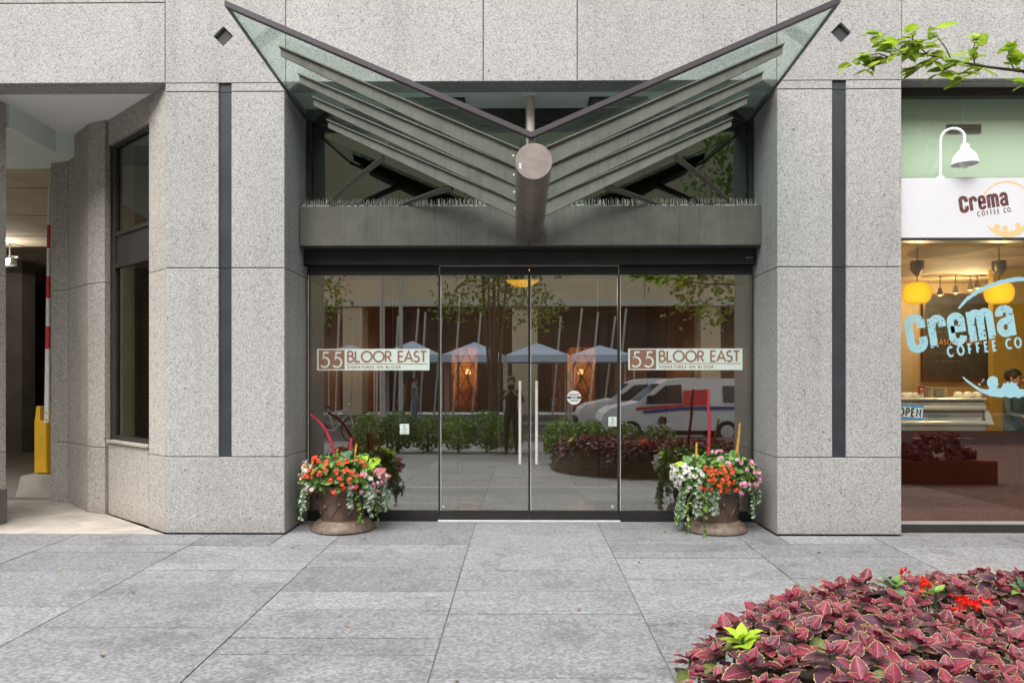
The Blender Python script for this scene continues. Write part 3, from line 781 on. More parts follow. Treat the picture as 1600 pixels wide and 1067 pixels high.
# ------------------------------------------------------------------ lettering: glyphs drawn as strokes
def ARC(cx, cy, rx, ry, a0, a1, n=14):
    return [(cx + rx * math.cos(math.radians(a0 + (a1 - a0) * k / n)), cy + ry * math.sin(math.radians(a0 + (a1 - a0) * k / n))) for k in range(n + 1)]
def glyphs(c=1.0):
    "c squeezes the letters sideways"
    g = {
     '5': (.58, [[(.52, 1), (.20, 1), (.13, .585)] + ARC(.24, .33, .32, .33, 112, -140, 18)]),
     'A': (.80, [[(0, 0), (.40, 1), (.80, 0)], [(.14, .33), (.66, .33)]]),
     'B': (.56, [[(0, 0), (0, 1)], [(0, 1)] + ARC(.24, .77, .22, .23, 90, -90) + [(0, .54)], [(.0, .54), (.27, .54)] + ARC(.27, .27, .27, .27, 90, -90) + [(0, 0)]]),
     'C': (.78, [ARC(.5, .5, .5, .5, 48, 312, 22)]),
     'D': (.70, [[(0, 0), (0, 1), (.2, 1)] + ARC(.2, .5, .5, .5, 90, -90, 18) + [(0, 0)]]),
     'E': (.46, [[(.46, 1), (0, 1), (0, 0), (.46, 0)], [(0, .52), (.42, .52)]]),
     'F': (.45, [[(.45, 1), (0, 1), (0, 0)], [(0, .50), (.40, .50)]]),
     'G': (.92, [ARC(.5, .5, .5, .5, 48, 360, 24) + [(.56, .5)]]),
     'H': (.62, [[(0, 0), (0, 1)], [(.62, 0), (.62, 1)], [(0, .52), (.62, .52)]]),
     'I': (.04, [[(.02, 0), (.02, 1)]]),
     'K': (.56, [[(0, 0), (0, 1)], [(.54, 1), (.02, .46)], [(.16, .6), (.58, 0)]]),
     'L': (.44, [[(0, 1), (0, 0), (.44, 0)]]),
     'M': (.86, [[(0, 0), (.10, 1), (.43, .25), (.76, 1), (.86, 0)]]),
     'N': (.66, [[(0, 0), (0, 1), (.66, 0), (.66, 1)]]),
     'O': (1.0, [ARC(.5, .5, .5, .5, 90, 450, 28)]),
     'P': (.50, [[(0, 0), (0, 1)], [(0, 1)] + ARC(.24, .73, .26, .27, 90, -90) + [(0, .46)]]),
     'R': (.54, [[(0, 0), (0, 1)], [(0, 1)] + ARC(.24, .74, .24, .26, 90, -90) + [(0, .48)], [(.22, .48), (.54, 0)]]),
     'S': (.50, [ARC(.26, .75, .22, .25, 40, 250, 14) + ARC(.24, .26, .25, .26, 70, -145, 16)]),
     'T': (.60, [[(0, 1), (.60, 1)], [(.30, 1), (.30, 0)]]),
     'U': (.60, [[(0, 1), (0, .30)] + ARC(.30, .30, .30, .30, 180, 360, 14) + [(.60, 1)]]),
     'Y': (.64, [[(0, 1), (.32, .48), (.64, 1)], [(.32, .48), (.32, 0)]]),
     '.': (.06, [[(.03, 0), (.03, .12)]]),
     ' ': (.30, []),
    }
    return {k: (wd * c, [[(x * c, y) for x, y in st] for st in ss]) for k, (wd, ss) in g.items()}
G_WIDE = glyphs(1.0); G_NARROW = glyphs(.62); G_TIGHT = glyphs(.74)
def ribbon(mb, pts, w, fn, mi=0, lift=0.0, caps=False):
    P = [Vector((p[0], p[1])) for p in pts]
    closed = (P[0] - P[-1]).length < 1e-6
    if closed: P = P[:-1]
    n = len(P); Lf = []; Rt = []
    if caps and not closed:
        d = (P[0] - P[1]).normalized(); P[0] = P[0] + d * w * caps; d = (P[-1] - P[-2]).normalized(); P[-1] = P[-1] + d * w * caps
    for k in range(n):
        if closed: a, b = P[k - 1], P[(k + 1) % n]
        else: a, b = P[max(k - 1, 0)], P[min(k + 1, n - 1)]
        d1 = (P[k] - a).normalized() if (P[k] - a).length > 1e-9 else (b - P[k]).normalized()
        d2 = (b - P[k]).normalized() if (b - P[k]).length > 1e-9 else d1
        n1 = Vector((-d1.y, d1.x)); n2 = Vector((-d2.y, d2.x)); m = (n1 + n2)
        m = m.normalized() if m.length > 1e-6 else n1
        k_ = min(1.0 / max(m.dot(n1), .35), 2.2)
        Lf.append(P[k] + m * (w / 2 * k_)); Rt.append(P[k] - m * (w / 2 * k_))
    for k in range(n if closed else n - 1):
        j = (k + 1) % n
        mb.poly([fn(*Lf[k], lift), fn(*Rt[k], lift), fn(*Rt[j], lift), fn(*Lf[j], lift)][::-1], mi)
def plane_map(origin, u, v, nrm):
    o, u, v, nrm = Vector(origin), Vector(u), Vector(v), Vector(nrm)
    return lambda a, b, h=0.0: o + u * a + v * b + nrm * h
def text(mb, s, fn, x, y, h, stroke, G=G_WIDE, track=.22, mi=0, width=None, lift=0.0, caps=False):
    "write s with its left baseline at (x, y); if width is given the tracking is fitted to it"
    out_ = mb
    n = len(s); tot = sum(G[c][0] for c in s) * h
    if width is not None and n > 1: track = (width - tot) / ((n - 1) * h)
    k = 0
    for c in s:
        wd, strokes = G[c]
        if isinstance(out_, list): mb = MB(); out_.append(mb)
        for st in strokes:
            ribbon(mb, [(x + p[0] * h, y + p[1] * h) for p in st], stroke, fn, mi, lift + .00012 * (k % 5), caps); k += 1
        x += (wd + track) * h
    return x - track * h
XV, ZV = (1, 0, 0), (0, 0, 1)
def letters(parent, mat, name, s, *a, **k):
    "the same as text(), every letter a piece of its own"
    L_ = []; text(L_, s, *a, **k)
    for m_ in L_:
        if m_.f: m_.build(name, M[mat], parent)
def rect(mb, fn, a, b, c, d, mi=0, lift=0.0):
    mb.poly([fn(a, c, lift), fn(b, c, lift), fn(b, d, lift), fn(a, d, lift)], mi)

# address signs on the side windows
for pa, pb, lab in ((495.5, 671, 'pale address sign with brown number box on the left side window'), (981.5, 1160, 'pale address sign with brown number box on the right side window')):
    yv = YD - .0065
    a, b = XY(pa, yv), XY(pb, yv); z0, z1 = ZY(578.5, yv), ZY(545, yv)
    if pa > 900: z0, z1 = ZY(578, yv, 1070), ZY(544.5, yv, 1070)
    W_, H_ = b - a, z1 - z0
    t = thing('address_sign', lab, 'sign', (a, yv, z0), 'address signs on the side windows')
    fn = plane_map((a, yv - .0008, z0), XV, ZV, (0, -1, 0))
    mb = MB(); mb.box(a, b, yv - .0008, yv, z0, z1); mb.build('panel', M['decal_pale'], t)
    mb = MB(); rect(mb, fn, .012 * H_ / .2 + .004, .245 * W_, .05 * H_, .95 * H_, 0, .0006); mb.build('number_box', M['decal_brown'], t)
    letters(t, 'decal_pale', 'digit', '55', fn, .035 * W_, .15 * H_, .68 * H_, .085 * H_, G_WIDE, width=.185 * W_, lift=.0012)
    letters(t, 'decal_brown', 'letter', 'BLOOR', fn, .275 * W_, .40 * H_, .48 * H_, .085 * H_, G_WIDE, width=.385 * W_, lift=.0008)
    letters(t, 'decal_brown', 'letter', 'EAST', fn, .725 * W_, .40 * H_, .48 * H_, .085 * H_, G_WIDE, width=.25 * W_, lift=.0008)
    mb = MB(); rect(mb, fn, .262 * W_, .985 * W_, .285 * H_, .315 * H_, 0, .0008); mb.build('rule', M['decal_brown'], t); mb = MB()
    text(mb, 'SIGNATURES ON BLOOR', fn, .272 * W_, .09 * H_, .115 * H_, .030 * H_, G_WIDE, width=.47 * W_, lift=.0008)
    mb.build('lettering', M['decal_brown'], t)
# round door stickers
def door_sticker(px, py, y, r, lab):
    c = at(px, py, y)
    t = thing('door_sticker', lab, 'sticker', c, 'round door stickers')
    fn = plane_map((c.x, y, c.z), XV, ZV, (0, -1, 0))
    mb = MB(); mb.tube([(c.x, y, c.z), (c.x, y - .0008, c.z)], r, 28); mb.build('disc', M['decal_white'], t)
    mb = MB(); rect(mb, fn, -r * .97, r * .97, -r * .16, r * .16, 0, .0012); mb.build('bar', M['decal_black'], t)
    mb = MB()
    text(mb, 'AUTOMATIC', fn, -.72 * r, .30 * r, .25 * r, .05 * r, G_TIGHT, width=1.44 * r, lift=.0012)
    text(mb, 'CAUTION', fn, -.58 * r, -.54 * r, .25 * r, .05 * r, G_TIGHT, width=1.16 * r, lift=.0012); mb.build('lettering', M['decal_black'], t)
    mb = MB(); text(mb, 'DOOR', fn, -.42 * r, -.10 * r, .2 * r, .05 * r, G_WIDE, width=.84 * r, lift=.0018); mb.build('word', M['decal_white'], t)
door_sticker(897, 621, YD - .0068, .070, 'round white sticker with black bar on the right glass door')
door_sticker(822, 622, YI - .0058, .078, 'round white sticker on the inner door, seen behind the gap of the doors')
def small_notice(px, py, y, w_, h_, lab, icon):
    c = at(px, py, y); t = thing('paper_notice', lab, 'notice', c)
    mb = MB(); mb.box(c.x - w_ / 2, c.x + w_ / 2, y - .001, y, c.z - h_ / 2, c.z + h_ / 2); mb.build('paper', M['decal_pale'] if icon else M['decal_white'], t)
    fn = plane_map((c.x, y - .001, c.z), XV, ZV, (0, -1, 0)); mb = MB(); s = h_
    if icon:
        ribbon(mb, ARC(0, .30 * s, .05 * s, .05 * s, 0, 360, 10), .05 * s, fn, 0, .0004)
        ribbon(mb, [(0, .22 * s), (.02 * s, .02 * s), (.16 * s, .02 * s), (.22 * s, -.14 * s)], .05 * s, fn, 0, .0004)
        ribbon(mb, ARC(0, -.04 * s, .15 * s, .15 * s, 130, 330, 14), .04 * s, fn, 0, .0005)
        for k in range(2): rect(mb, fn, -.3 * s, .3 * s, (-.32 - .08 * k) * s, (-.30 - .08 * k) * s, 0, .0004)
    else:
        for k in range(4): rect(mb, fn, -.3 * w_, U(.1, .3) * w_, (.28 - .16 * k) * s, (.32 - .16 * k) * s, 0, .0004)
    mb.build('print', M['decal_black'], t)
small_notice(632, 670, YD - .0068, .092, .102, 'small pale notice with a wheelchair symbol on the left side window', True)
small_notice(957, 658.5, YD - .0068, .082, .095, 'small pale notice with a wheelchair symbol on the right glass door', True)
small_notice(865, 627, YI - .0058, .075, .085, 'small white paper on the inner vestibule door', False)
for px, lab in ((693, 'small pale dot sticker low on the left glass door'), (957, 'small pale dot sticker low on the right glass door')):
    c = at(px, 791, YD - .0068); t = thing('dot_sticker', lab, 'sticker', c)
    MB().tube([c, c + Vector((0, -.0008, 0))], .011, 14).build('disc', M['decal_pale'], t)
    MB().tube([c + Vector((0, -.0008, 0)), c + Vector((0, -.0012, 0))], .0045, 8).build('centre', M['grille'], t)

# heavy rounded lower-case word of the cafe logo, in a box 0..1 high
def heavy_word(mb, fn, mi=0, st=.22, lift=0.0):
    "C r e m a; x runs 0..3.38, baseline 0; returns nothing"
    k = [0]
    def rb(pts, w=st):
        ribbon(mb[-1], pts, w, fn, mi, lift + .00013 * (k[0] % 6), .12); k[0] += 1
    mb.append(MB())  # C
    rb([(.50, .66), (.50, .76)] + ARC(.315, .78, .19, .17, 0, 180, 10) + [(.125, .25)] + ARC(.315, .20, .19, .17, 180, 360, 10) + [(.50, .34)], st * 1.1)
    mb.append(MB())  # r
    rb([(.80, .02), (.80, .84)]); rb([(.80, .62)] + ARC(.98, .66, .15, .18, 150, 30, 8) + [(1.13, .60)])
    mb.append(MB())  # e
    rb([(1.38, .44), (1.70, .44), (1.70, .62)] + ARC(1.54, .66, .165, .17, 0, 180, 10) + [(1.375, .25)] + ARC(1.54, .22, .165, .17, 180, 350, 10), st * .92)
    mb.append(MB())  # m
    rb([(1.98, .02), (1.98, .86)]); rb([(1.98, .60)] + ARC(2.13, .66, .13, .16, 160, 0, 8) + [(2.26, .02)]); rb([(2.27, .60)] + ARC(2.42, .66, .13, .16, 160, 0, 8) + [(2.55, .02)])
    mb.append(MB())  # a
    rb([(2.84, .64)] + ARC(3.0, .67, .16, .15, 170, 0, 8) + [(3.16, .02)]); rb([(3.14, .44), (3.0, .46)] + ARC(2.98, .26, .16, .19, 110, 290, 10) + [(3.14, .16)], st * .9)
def word_map(px0, py0, px1, py1, y, hpx, pxref=1500, wd=3.34):
    "map whose x unit runs along the tilted baseline; the letters stay upright-sheared like the print"
    a, b = at(px0, py0, y), at(px1, py1, y); u = (b - a) / wd
    h = hpx / FOC * (y - CAM.y)
    n = Vector((u.z, 0, -u.x)).normalized(); n = -n
    return plane_map(a, u, n * h, (0, -1, 0)), u, n, h

# printed logo on the cafe window
yw = YS - .0065
dl = thing('window_lettering', 'large pale blue lettering and splash printed on the cafe window', 'window print', at(1418, 620, yw))
fn, u_, n_, h_ = word_map(1419, 549, 1592, 522, yw, 52)
hw = []; heavy_word(hw, fn, 0, .225)
for m_ in hw: m_.build('letter', M['decal_blue'], dl)
a = at(1482, 557, yw); b = at(1603, 541, yw); uu = (b - a).normalized(); nn = Vector((-uu.z, 0, uu.x))
f2 = plane_map(a, uu, nn, (0, -1, 0)); Lw = (b - a).length
hh = 14.5 / FOC * 6.61
letters(dl, 'decal_blue_plain', 'letter', 'COFFEE', f2, 0, 0, hh, .018, G_NARROW, width=.62 * Lw); letters(dl, 'decal_blue_plain', 'letter', 'CO.', f2, .755 * Lw, 0, hh, .018, G_NARROW, width=.245 * Lw)
def brush(pts, ws, mat, parent, y, name='brush_stroke', jag=0.0):
    mb = MB(); P = [at(p[0], p[1], y) for p in pts]; k = y - CAM.y
    jr = random.Random(3)
    fine = []; fw = []
    for i in range(len(P) - 1):
        for s in range(6):
            t = s / 6; fine.append(P[i].lerp(P[i + 1], t)); fw.append((ws[i] + (ws[i + 1] - ws[i]) * t) * (1 + jr.uniform(-jag, jag)))
    fine.append(P[-1]); fw.append(ws[-1]); Ls = []; Rs = []
    for i, q in enumerate(fine):
        d = (fine[min(i + 1, len(fine) - 1)] - fine[max(i - 1, 0)]).normalized(); n = Vector((-d.z, 0, d.x)); o = n * (fw[i] / FOC * k / 2)
        Ls.append(q + o); Rs.append(q - o)
    for i in range(len(fine) - 1): mb.poly([Ls[i], Rs[i], Rs[i + 1], Ls[i + 1]])
    return mb.build(name, M[mat], parent)
brush([(1498, 482), (1510, 468), (1528, 455), (1547, 446), (1567, 440), (1590, 436), (1615, 437), (1645, 446)], [3, 5.5, 6, 5.5, 6.5, 6, 5, 3], 'decal_blue_plain', dl, yw, jag=.18)
out = [(345, 692), (372, 712), (405, 735), (440, 757), (474, 762), (488, 756), (476, 738), (474, 716), (486, 698), (500, 692), (518, 694), (531, 706), (530, 722), (536, 734), (526, 748), (534, 757),
       (552, 754), (553, 742), (560, 736), (558, 726), (573, 731), (582, 720), (592, 730), (604, 719), (612, 730), (634, 728), (626, 740), (640, 748), (640, 758), (667, 762), (720, 750), (780, 730),
       (810, 735), (790, 760), (740, 785), (690, 800), (655, 799), (640, 808), (620, 800), (596, 806), (570, 798), (550, 803), (525, 800), (500, 798), (470, 788), (445, 775), (420, 762), (395, 742), (372, 726), (350, 704)]
pts = [at(1400 + x / 3.335, 380 + y / 3.335, yw) for x, y in out]
mb = MB(); mb.poly([p for p in pts][::-1]); mb.build('splash', M['decal_blue_plain'], dl)
mb = MB()
for x, y, r in ((435, 735, 5), (448, 722, 3.4), (456, 712, 4.5), (700, 720, 5)):
    c = at(1400 + x / 3.335, 380 + y / 3.335, yw); rr = r / 3.335 / FOC * 6.6
    mb.poly([(c.x + rr * math.cos(a), c.y, c.z + rr * math.sin(a)) for a in [PI * 2 * k / 10 for k in range(10)]])
mb.build('droplet', M['decal_blue_plain'], dl)

# sign panel over the cafe window
yp = .055
sg = thing('shop_sign', 'long white sign panel with maroon lettering above the cafe window', 'sign', (XR1 + .006, yp, ZY(372, yp, 1500)))
zb, zt = ZY(372, yp, 1500), ZY(278, yp, 1500)
MB().cbox(XR1 + .006, 8.9, yp, YS - .022, zb, zt, .004).build('panel', M['signwhite'], sg)
yq = yp - .0008
fn, u_, n_, h_ = word_map(1500, 332, 1578, 320.5, yq, 23)
hw = []; heavy_word(hw, fn, 0, .225)
for m_ in hw: m_.build('letter', M['logo_brown'], sg)
a = at(1528, 338.2, yq); b = at(1582, 330.5, yq); uu = (b - a).normalized(); nn = Vector((-uu.z, 0, uu.x)); Lw = (b - a).length; f2 = plane_map(a, uu, nn, (0, -1, 0))
mb = MB(); hh = 6.6 / FOC * 6.48
text(mb, 'COFFEE', f2, 0, 0, hh, .0075, G_NARROW, width=.62 * Lw); text(mb, 'CO.', f2, .76 * Lw, 0, hh, .0075, G_NARROW, width=.24 * Lw)
mb.build('word', M['logo_brown'], sg)
cxr, cyr, rr = 1573, 325, 41
def ring(a0, a1, n=14): return [(cxr + rr * math.cos(math.radians(a)), cyr - rr * math.sin(math.radians(a))) for a in [a0 + (a1 - a0) * k / n for k in range(n + 1)]]
brush(ring(160, 35), [1.5] + [2.6] * 13 + [1.5], 'logo_tan', sg, yq, 'ring_stroke', .25)
r_ = ring(222, 345); brush(r_, [1 + 8 * math.sin(PI * k / 14) for k in range(15)], 'logo_tan', sg, yq - .0002, 'ring_stroke', .2)
mb = MB()
for px, py, r in ((1558, 355, 5.2), (1571, 357, 4.4), (1590, 352, 4)):
    c = at(px, py, yq - .0005); k = r / FOC * 6.48; mb.poly([(c.x + k * math.cos(a), c.y, c.z + k * math.sin(a)) for a in [PI * 2 * j / 12 for j in range(12)]])
mb.build('droplet', M['logo_tan'], sg)
MB().box(XR1 + .006, 8.9, yp + .002, YS - .022, zb - .022, zb - .001).build('lower_edge', M['dark_frame'], sg)
# gooseneck lamps along the sign
def gooseneck(px, lab):
    yl = .09
    b0 = at(px, 277, yl); z_t = ZY(203, yl, 1500); k = 6.51 / FOC
    t = thing('gooseneck_lamp', lab, 'lamp', b0, 'gooseneck lamps along the cafe sign')
    pts = [b0, b0 + Vector((0, 0, .17))]
    R_ = 16.5 * k; cz = z_t - R_
    pts.append(Vector((b0.x, yl, cz - .02)))
    dv = Vector((1, -.35, 0))
    for a in range(170, -21, -19):
        pts.append(Vector((b0.x, yl, cz)) + dv * (R_ + R_ * math.cos(math.radians(a))) * .93 + Vector((0, 0, R_ * math.sin(math.radians(a)))))
    e = pts[-1] + Vector((.006, -.002, -.045)); pts.append(e)
    MB().tube(pts, .0125, 10).build('arm', M['white'], t, 50)
    MB().lathe([(.03, .10), (.032, .02)], b0 - Vector((0, 0, .095)), 14).build('mount', M['white'], t, 40)
    sh = MB().lathe([(.018, .085), (.036, .075), (.040, .035), (.060, .018), (.092, -.025), (.108, -.075), (.110, -.098), (.105, -.098), (.088, -.03), (.05, .0)], e - Vector((0, 0, .06)), 26, cap=False).build('shade', M['white'], t, 40)
    MB().ball(e - Vector((0, 0, .145)), .045, .045, .05).build('bulb', M['china'], sh, 60)
gooseneck(1469.5, 'white gooseneck lamp standing on the white cafe sign')
# ------------------------------------------------------------------ cafe interior things
def bulb_light(name, c, energy, color, parent, r=.05):
    "the light a lit lamp gives"
    l = bpy.data.lights.new(name, 'POINT'); l.energy = energy; l.color = color; l.shadow_soft_size = 0
    o = bpy.data.objects.new(name, l); COL.objects.link(o); o.parent = parent; o.location = Vector(c) - ORG[parent.name]; return o
yp_ = 1.45
for px, lab in ((1433, 'amber globe pendant lamp nearest the granite pillar in the cafe'), (1561, 'amber globe pendant lamp behind the arc of the window print')):
    c = at(px, 458, yp_); k = (yp_ - CAM.y) / FOC
    t = thing('pendant_lamp', lab, 'lamp', c, 'amber pendant lamps in the cafe')
    r = 20.5 * k; h = 16 * k
    prof = [(r * .62, -h), (r * .86, -h * .72), (r * .99, -h * .2), (r * .99, h * .25), (r * .84, h * .75), (r * .60, h)]
    MB().lathe(prof, c, 26).build('globe', M['lamp_yellow'], t, 50)
    MB().tube([c + Vector((0, 0, h)), (c.x, c.y, 2.86)], .006, 6).build('cord', M['green_metal'], t)
    bulb_light('bulb_light', c - Vector((0, 0, h + .07)), 9, (1, .72, .36), t)
    z1 = ZY(408, yp_, px); z0 = ZY(428, yp_, px)
    MB().lathe([(.02, z0 - c.z - .02), (.05, z0 - c.z + .02), (.068, z0 - c.z + .05), (.070, z1 - c.z)], c, 18).build('socket', M['green_metal'], t, 40)
for i, (px, py) in enumerate(((1469, 461), (1493, 458), (1516, 453), (1527, 450))):
    c = at(px, py, 3.6)
    t = thing('spot_lamp', ['small warm spot lamp in the cafe, next to the pillar-side pendant', 'small warm spot lamp over the middle of the chalkboard', 'small warm spot lamp left of the pair beside the arc pendant', 'small warm spot lamp nearest the arc pendant'][i], 'spot lamp', c, 'warm spot lamps in the cafe')
    MB().ball(c, .022, .022, .022, 10, 6).build('bulb', M['lamp_warm'], t, 60)
    MB().lathe([(.02, .10), (.04, .02), (.045, -.0)], c, 12, cap=False).build('can', M['green_metal'], t, 40)
    bulb_light('bulb_light', c - Vector((0, 0, .06)), 3, (1, .78, .45), t)
    MB().tube([c + Vector((0, 0, .1)), (c.x, c.y, 2.86)], .006, 6).build('stem', M['green_metal'], t)
# chalkboard
yc = 4.36; cb0, cb1 = at(1445, 590, yc), at(1543, 463, yc)
t = thing('chalkboard', 'dark framed chalkboard with orange chalk writing on the cafe wall', 'chalkboard', cb0)
MB().box(cb0.x, cb1.x, yc, 4.399, cb0.z, cb1.z).build('board', M['chalk'], t)
mb = MB()
for a, b, c, d in ((cb0.x - .04, cb1.x + .04, cb0.z - .04, cb0.z - .001), (cb0.x - .04, cb1.x + .04, cb1.z + .001, cb1.z + .04), (cb0.x - .04, cb0.x - .001, cb0.z, cb1.z), (cb1.x + .001, cb1.x + .04, cb0.z, cb1.z)): mb.box(a, b, yc - .02, 4.399, c, d)
mb.build('frame', M['wood'], t)
a = at(1458, 538, yc - .002); fnc = plane_map(a, XV, ZV, (0, -1, 0)); mb = MB()
text(mb, 'SEASONAL DRINKS', fnc, 0, 0, .075, .012, G_TIGHT, width=.78); mb.build('writing', M['orange_vinyl'], t)
mb = MB()
for z, w_ in ((.30, .5), (.18, .62), (-.14, .55), (-.26, .4)):
    x = .05
    while x < w_:
        l = U(.03, .09); rect(mb, fnc, x, x + l, z, z + .010); x += l + .025
mb.build('chalk_line', M['grille'], t)
# counter
yk = 1.50
kx0 = XR1 + .02
mb = MB(); zc0 = ZY(676, yk, 1480)
t = thing('cafe_counter', 'dark wooden counter carrying the espresso machine', 'counter', (kx0, yk, 0))
MB().box(kx0, XY(1566, yk), yk - .05, yk + .62, .004, zc0 - .04).build('body', M['wood'], t)
MB().cbox(kx0, XY(1569, yk), yk - .10, yk + .66, zc0 - .0395, zc0).build('counter_top', M['brownwall'], t)
# espresso machine
def e(px, py, dy=0.0): return at(px, py, yk + dy)
mx0, mx1 = kx0 + .02, XY(1541, yk)
zz = lambda py: ZY(py, yk, 1480)
t = thing('espresso_machine', 'wide pale steel espresso machine on the cafe counter', 'coffee machine', (mx0, yk, zc0))
MB().cbox(mx0, mx1, yk, yk + .5, zc0 + .001, zz(664)).build('base', M['chrome'], t)
MB().cbox(mx0, mx1 + .02, yk - .02, yk + .5, zz(664) + .001, zz(658)).build('drip_rail', M['steel'], t)
mb = MB(); mb.hexa([(mx0, yk + .05, zz(658) + .001), (mx1 - .02, yk + .05, zz(658) + .001), (mx1 - .02, yk + .5, zz(658) + .001), (mx0, yk + .5, zz(658) + .001),
                    (mx0, yk + .02, zz(641)), (mx1 - .02, yk + .02, zz(641)), (mx1 - .02, yk + .5, zz(641)), (mx0, yk + .5, zz(641))]); mb.build('back_panel', M['chrome'], t)
MB().cbox(mx0, mx1, yk - .01, yk + .5, zz(641) + .001, zz(637)).build('trim', M['steel'], t)
mb = MB(); mb.hexa([(mx0, yk - .01, zz(637) + .001), (mx1, yk - .01, zz(637) + .001), (mx1, yk + .5, zz(637) + .001), (mx0, yk + .5, zz(637) + .001),
                    (mx0, yk + .04, zz(626)), (mx1, yk + .04, zz(626)), (mx1, yk + .5, zz(626)), (mx0, yk + .5, zz(626))]); mb.build('hood', M['chrome'], t)
MB().cbox(mx0, mx1 + .01, yk, yk + .52, zz(626) + .001, zz(622)).build('cup_tray', M['steel'], t)
mb = MB(); ex = mx1 - .01
mb.prism([(ex, yk + .02, zz(641)), (ex + .05, yk + .02, zz(641)), (ex + .11, yk + .02, zz(663)), (ex + .03, yk + .02, zz(663))], (0, 0, 0), (0, .3, 0)); mb.build('end_panel', M['white'], t)
mb = MB(); fnm = plane_map((XY(1453, yk), yk + .033, zz(652)), XV, ZV, (0, -1, 0)); text(mb, 'SYNESSO', fnm, 0, 0, .032, .006, G_WIDE, width=XY(1483, yk) - XY(1453, yk), lift=.004); mb.build('lettering', M['grille'], t)
ztop = zz(622) + .0015
for px, n, nm in ((1447, 13, 'stack of white saucers next to the red card'), (1468, 12, 'stack of white saucers next to the upturned cups')):
    x = XY(px, yk + .2); t = thing('saucer_stack', nm, 'saucers', (x, yk + .2, ztop), 'saucer stacks on the machine')
    for k in range(n):
        s_ = MB().lathe([(.038, 0), (.07, .006), (.073, .0085), (.06, .0085)], (x + U(-.003, .003), yk + .2, ztop + k * .0092), 18)
        s_.build('saucer', M['china'], t, 40)
cup = MB().lathe([(.042, 0), (.044, .004), (.043, .02), (.034, .05), (.024, .058), (.018, .06)], (0, 0, 0), 16)
cup.tube([(.042, 0, .018), (.062, 0, .022), (.060, 0, .042), (.036, 0, .046)], .006, 6)
cup_me = cup.mesh('cup', M['china'], smooth=40)
labs = ['upturned white cup beside the saucer stack', 'middle upturned white cup on the machine top', 'upturned white cup at the free end of the machine']
for i, px in enumerate((1497, 1512, 1526)):
    o = bpy.data.objects.new('cup', cup_me); COL.objects.link(o); x = XY(px, yk + .15); o.location = (x, yk + .15, ztop); o.rotation_euler = (0, 0, U(-1, 1)); o.scale = (1.15,) * 3
    tag(o, labs[i], 'cup', 'white cups on the machine')
for i, (px, dz) in enumerate(((1413, 0), (1421, 0.0), (1430, 0))):
    o = bpy.data.objects.new('cup', cup_me); COL.objects.link(o); x = XY(px, yk + .13 + .06 * (i % 2)); o.location = (x, yk + .13 + .06 * (i % 2), ztop); o.rotation_euler = (0, 0, U(0, 6))
    tag(o, ['upturned white cup half hidden by the granite pillar', 'second upturned white cup from the granite pillar', 'upturned white cup just left of the red card'][i], 'cup', 'white cups on the machine')
c = at(1439, 612, yk + .10)
t = thing('red_card', 'small red card with white print standing on the espresso machine', 'card', (c.x, yk + .1, ztop))
MB().box(c.x - .040, c.x + .040, yk + .085, yk + .09, ztop + .045, ztop + .125).build('card', M['red'], t)
MB().lathe([(.036, 0), (.042, .05)], (c.x, yk + .125, ztop), 14).build('holder', M['china'], t, 40)
fnm = plane_map((c.x, yk + .0848, ztop + .08), XV, ZV, (0, -1, 0)); mb = MB(); ribbon(mb, ARC(-.008, .018, .012, .012, 0, 360, 12), .005, fnm); rect(mb, fnm, -.02, .03, .012, .022, 0, .0003); mb.build('print', M['decal_white'], t)
mb = MB(); ribbon(mb, ARC(.012, -.018, .007, .007, 0, 360, 10), .010, fnm); rect(mb, fnm, -.02, -.006, -.022, -.012); mb.build('badge', M['logo_tan'], t)
# OPEN sign
yo = .30; c0, c1 = at(1398, 657, yo), at(1441, 633, yo)
t = thing('open_sign', 'tilted blue and white sign reading OPEN inside the cafe window', 'sign', (c0.x, yo, c0.z))
Wd, Hd = XY(1442, yo) - XY(1398, yo), 22 * (yo - CAM.y) / FOC
ang = math.radians(-4); uu = Vector((math.cos(ang), 0, math.sin(ang))); nn = Vector((-uu.z, 0, uu.x)); o3 = Vector((c0.x, yo, c0.z + .022))
f3 = plane_map(o3, uu, nn, (0, -1, 0))
mb = MB(); mb.hexa([f3(0, 0, 0), f3(Wd, 0, 0), f3(Wd, 0, -.006), f3(0, 0, -.006), f3(0, Hd, 0), f3(Wd, Hd, 0), f3(Wd, Hd, -.006), f3(0, Hd, -.006)]); mb.build('board', M['blue'], t)
mb = MB(); rect(mb, f3, .008, Wd - .008, .02, Hd - .02, 0, .0008); mb.build('face', M['decal_white'], t)
mb = MB(); text(mb, 'OPEN', f3, .028, .032, Hd - .064, .017, G_TIGHT, width=Wd - .055, lift=.0014); mb.build('lettering', M['decal_black'], t)

# ------------------------------------------------------------------ lobby lamp
c = at(816, 447, 4.0); c.z -= .02
t = thing('bowl_lamp', 'large orange glowing bowl lamp hanging in the lobby', 'lamp', c)
MB().lathe([(.02, .0), (.12, .02), (.22, .075), (.285, .16), (.30, .22)], c, 30).build('bowl', M['lamp_orange'], t, 60)
bulb_light('bulb_light', c - Vector((0, 0, .08)), 30, (1, .75, .45), t)
MB().lathe([(.302, .22), (.302, .24)], c, 30).build('rim', M['bronze'], t, 40)
MB().tube([c + Vector((0, 0, .24)), (c.x, c.y, 3.4)], .012, 8).build('stem', M['bronze'], t)

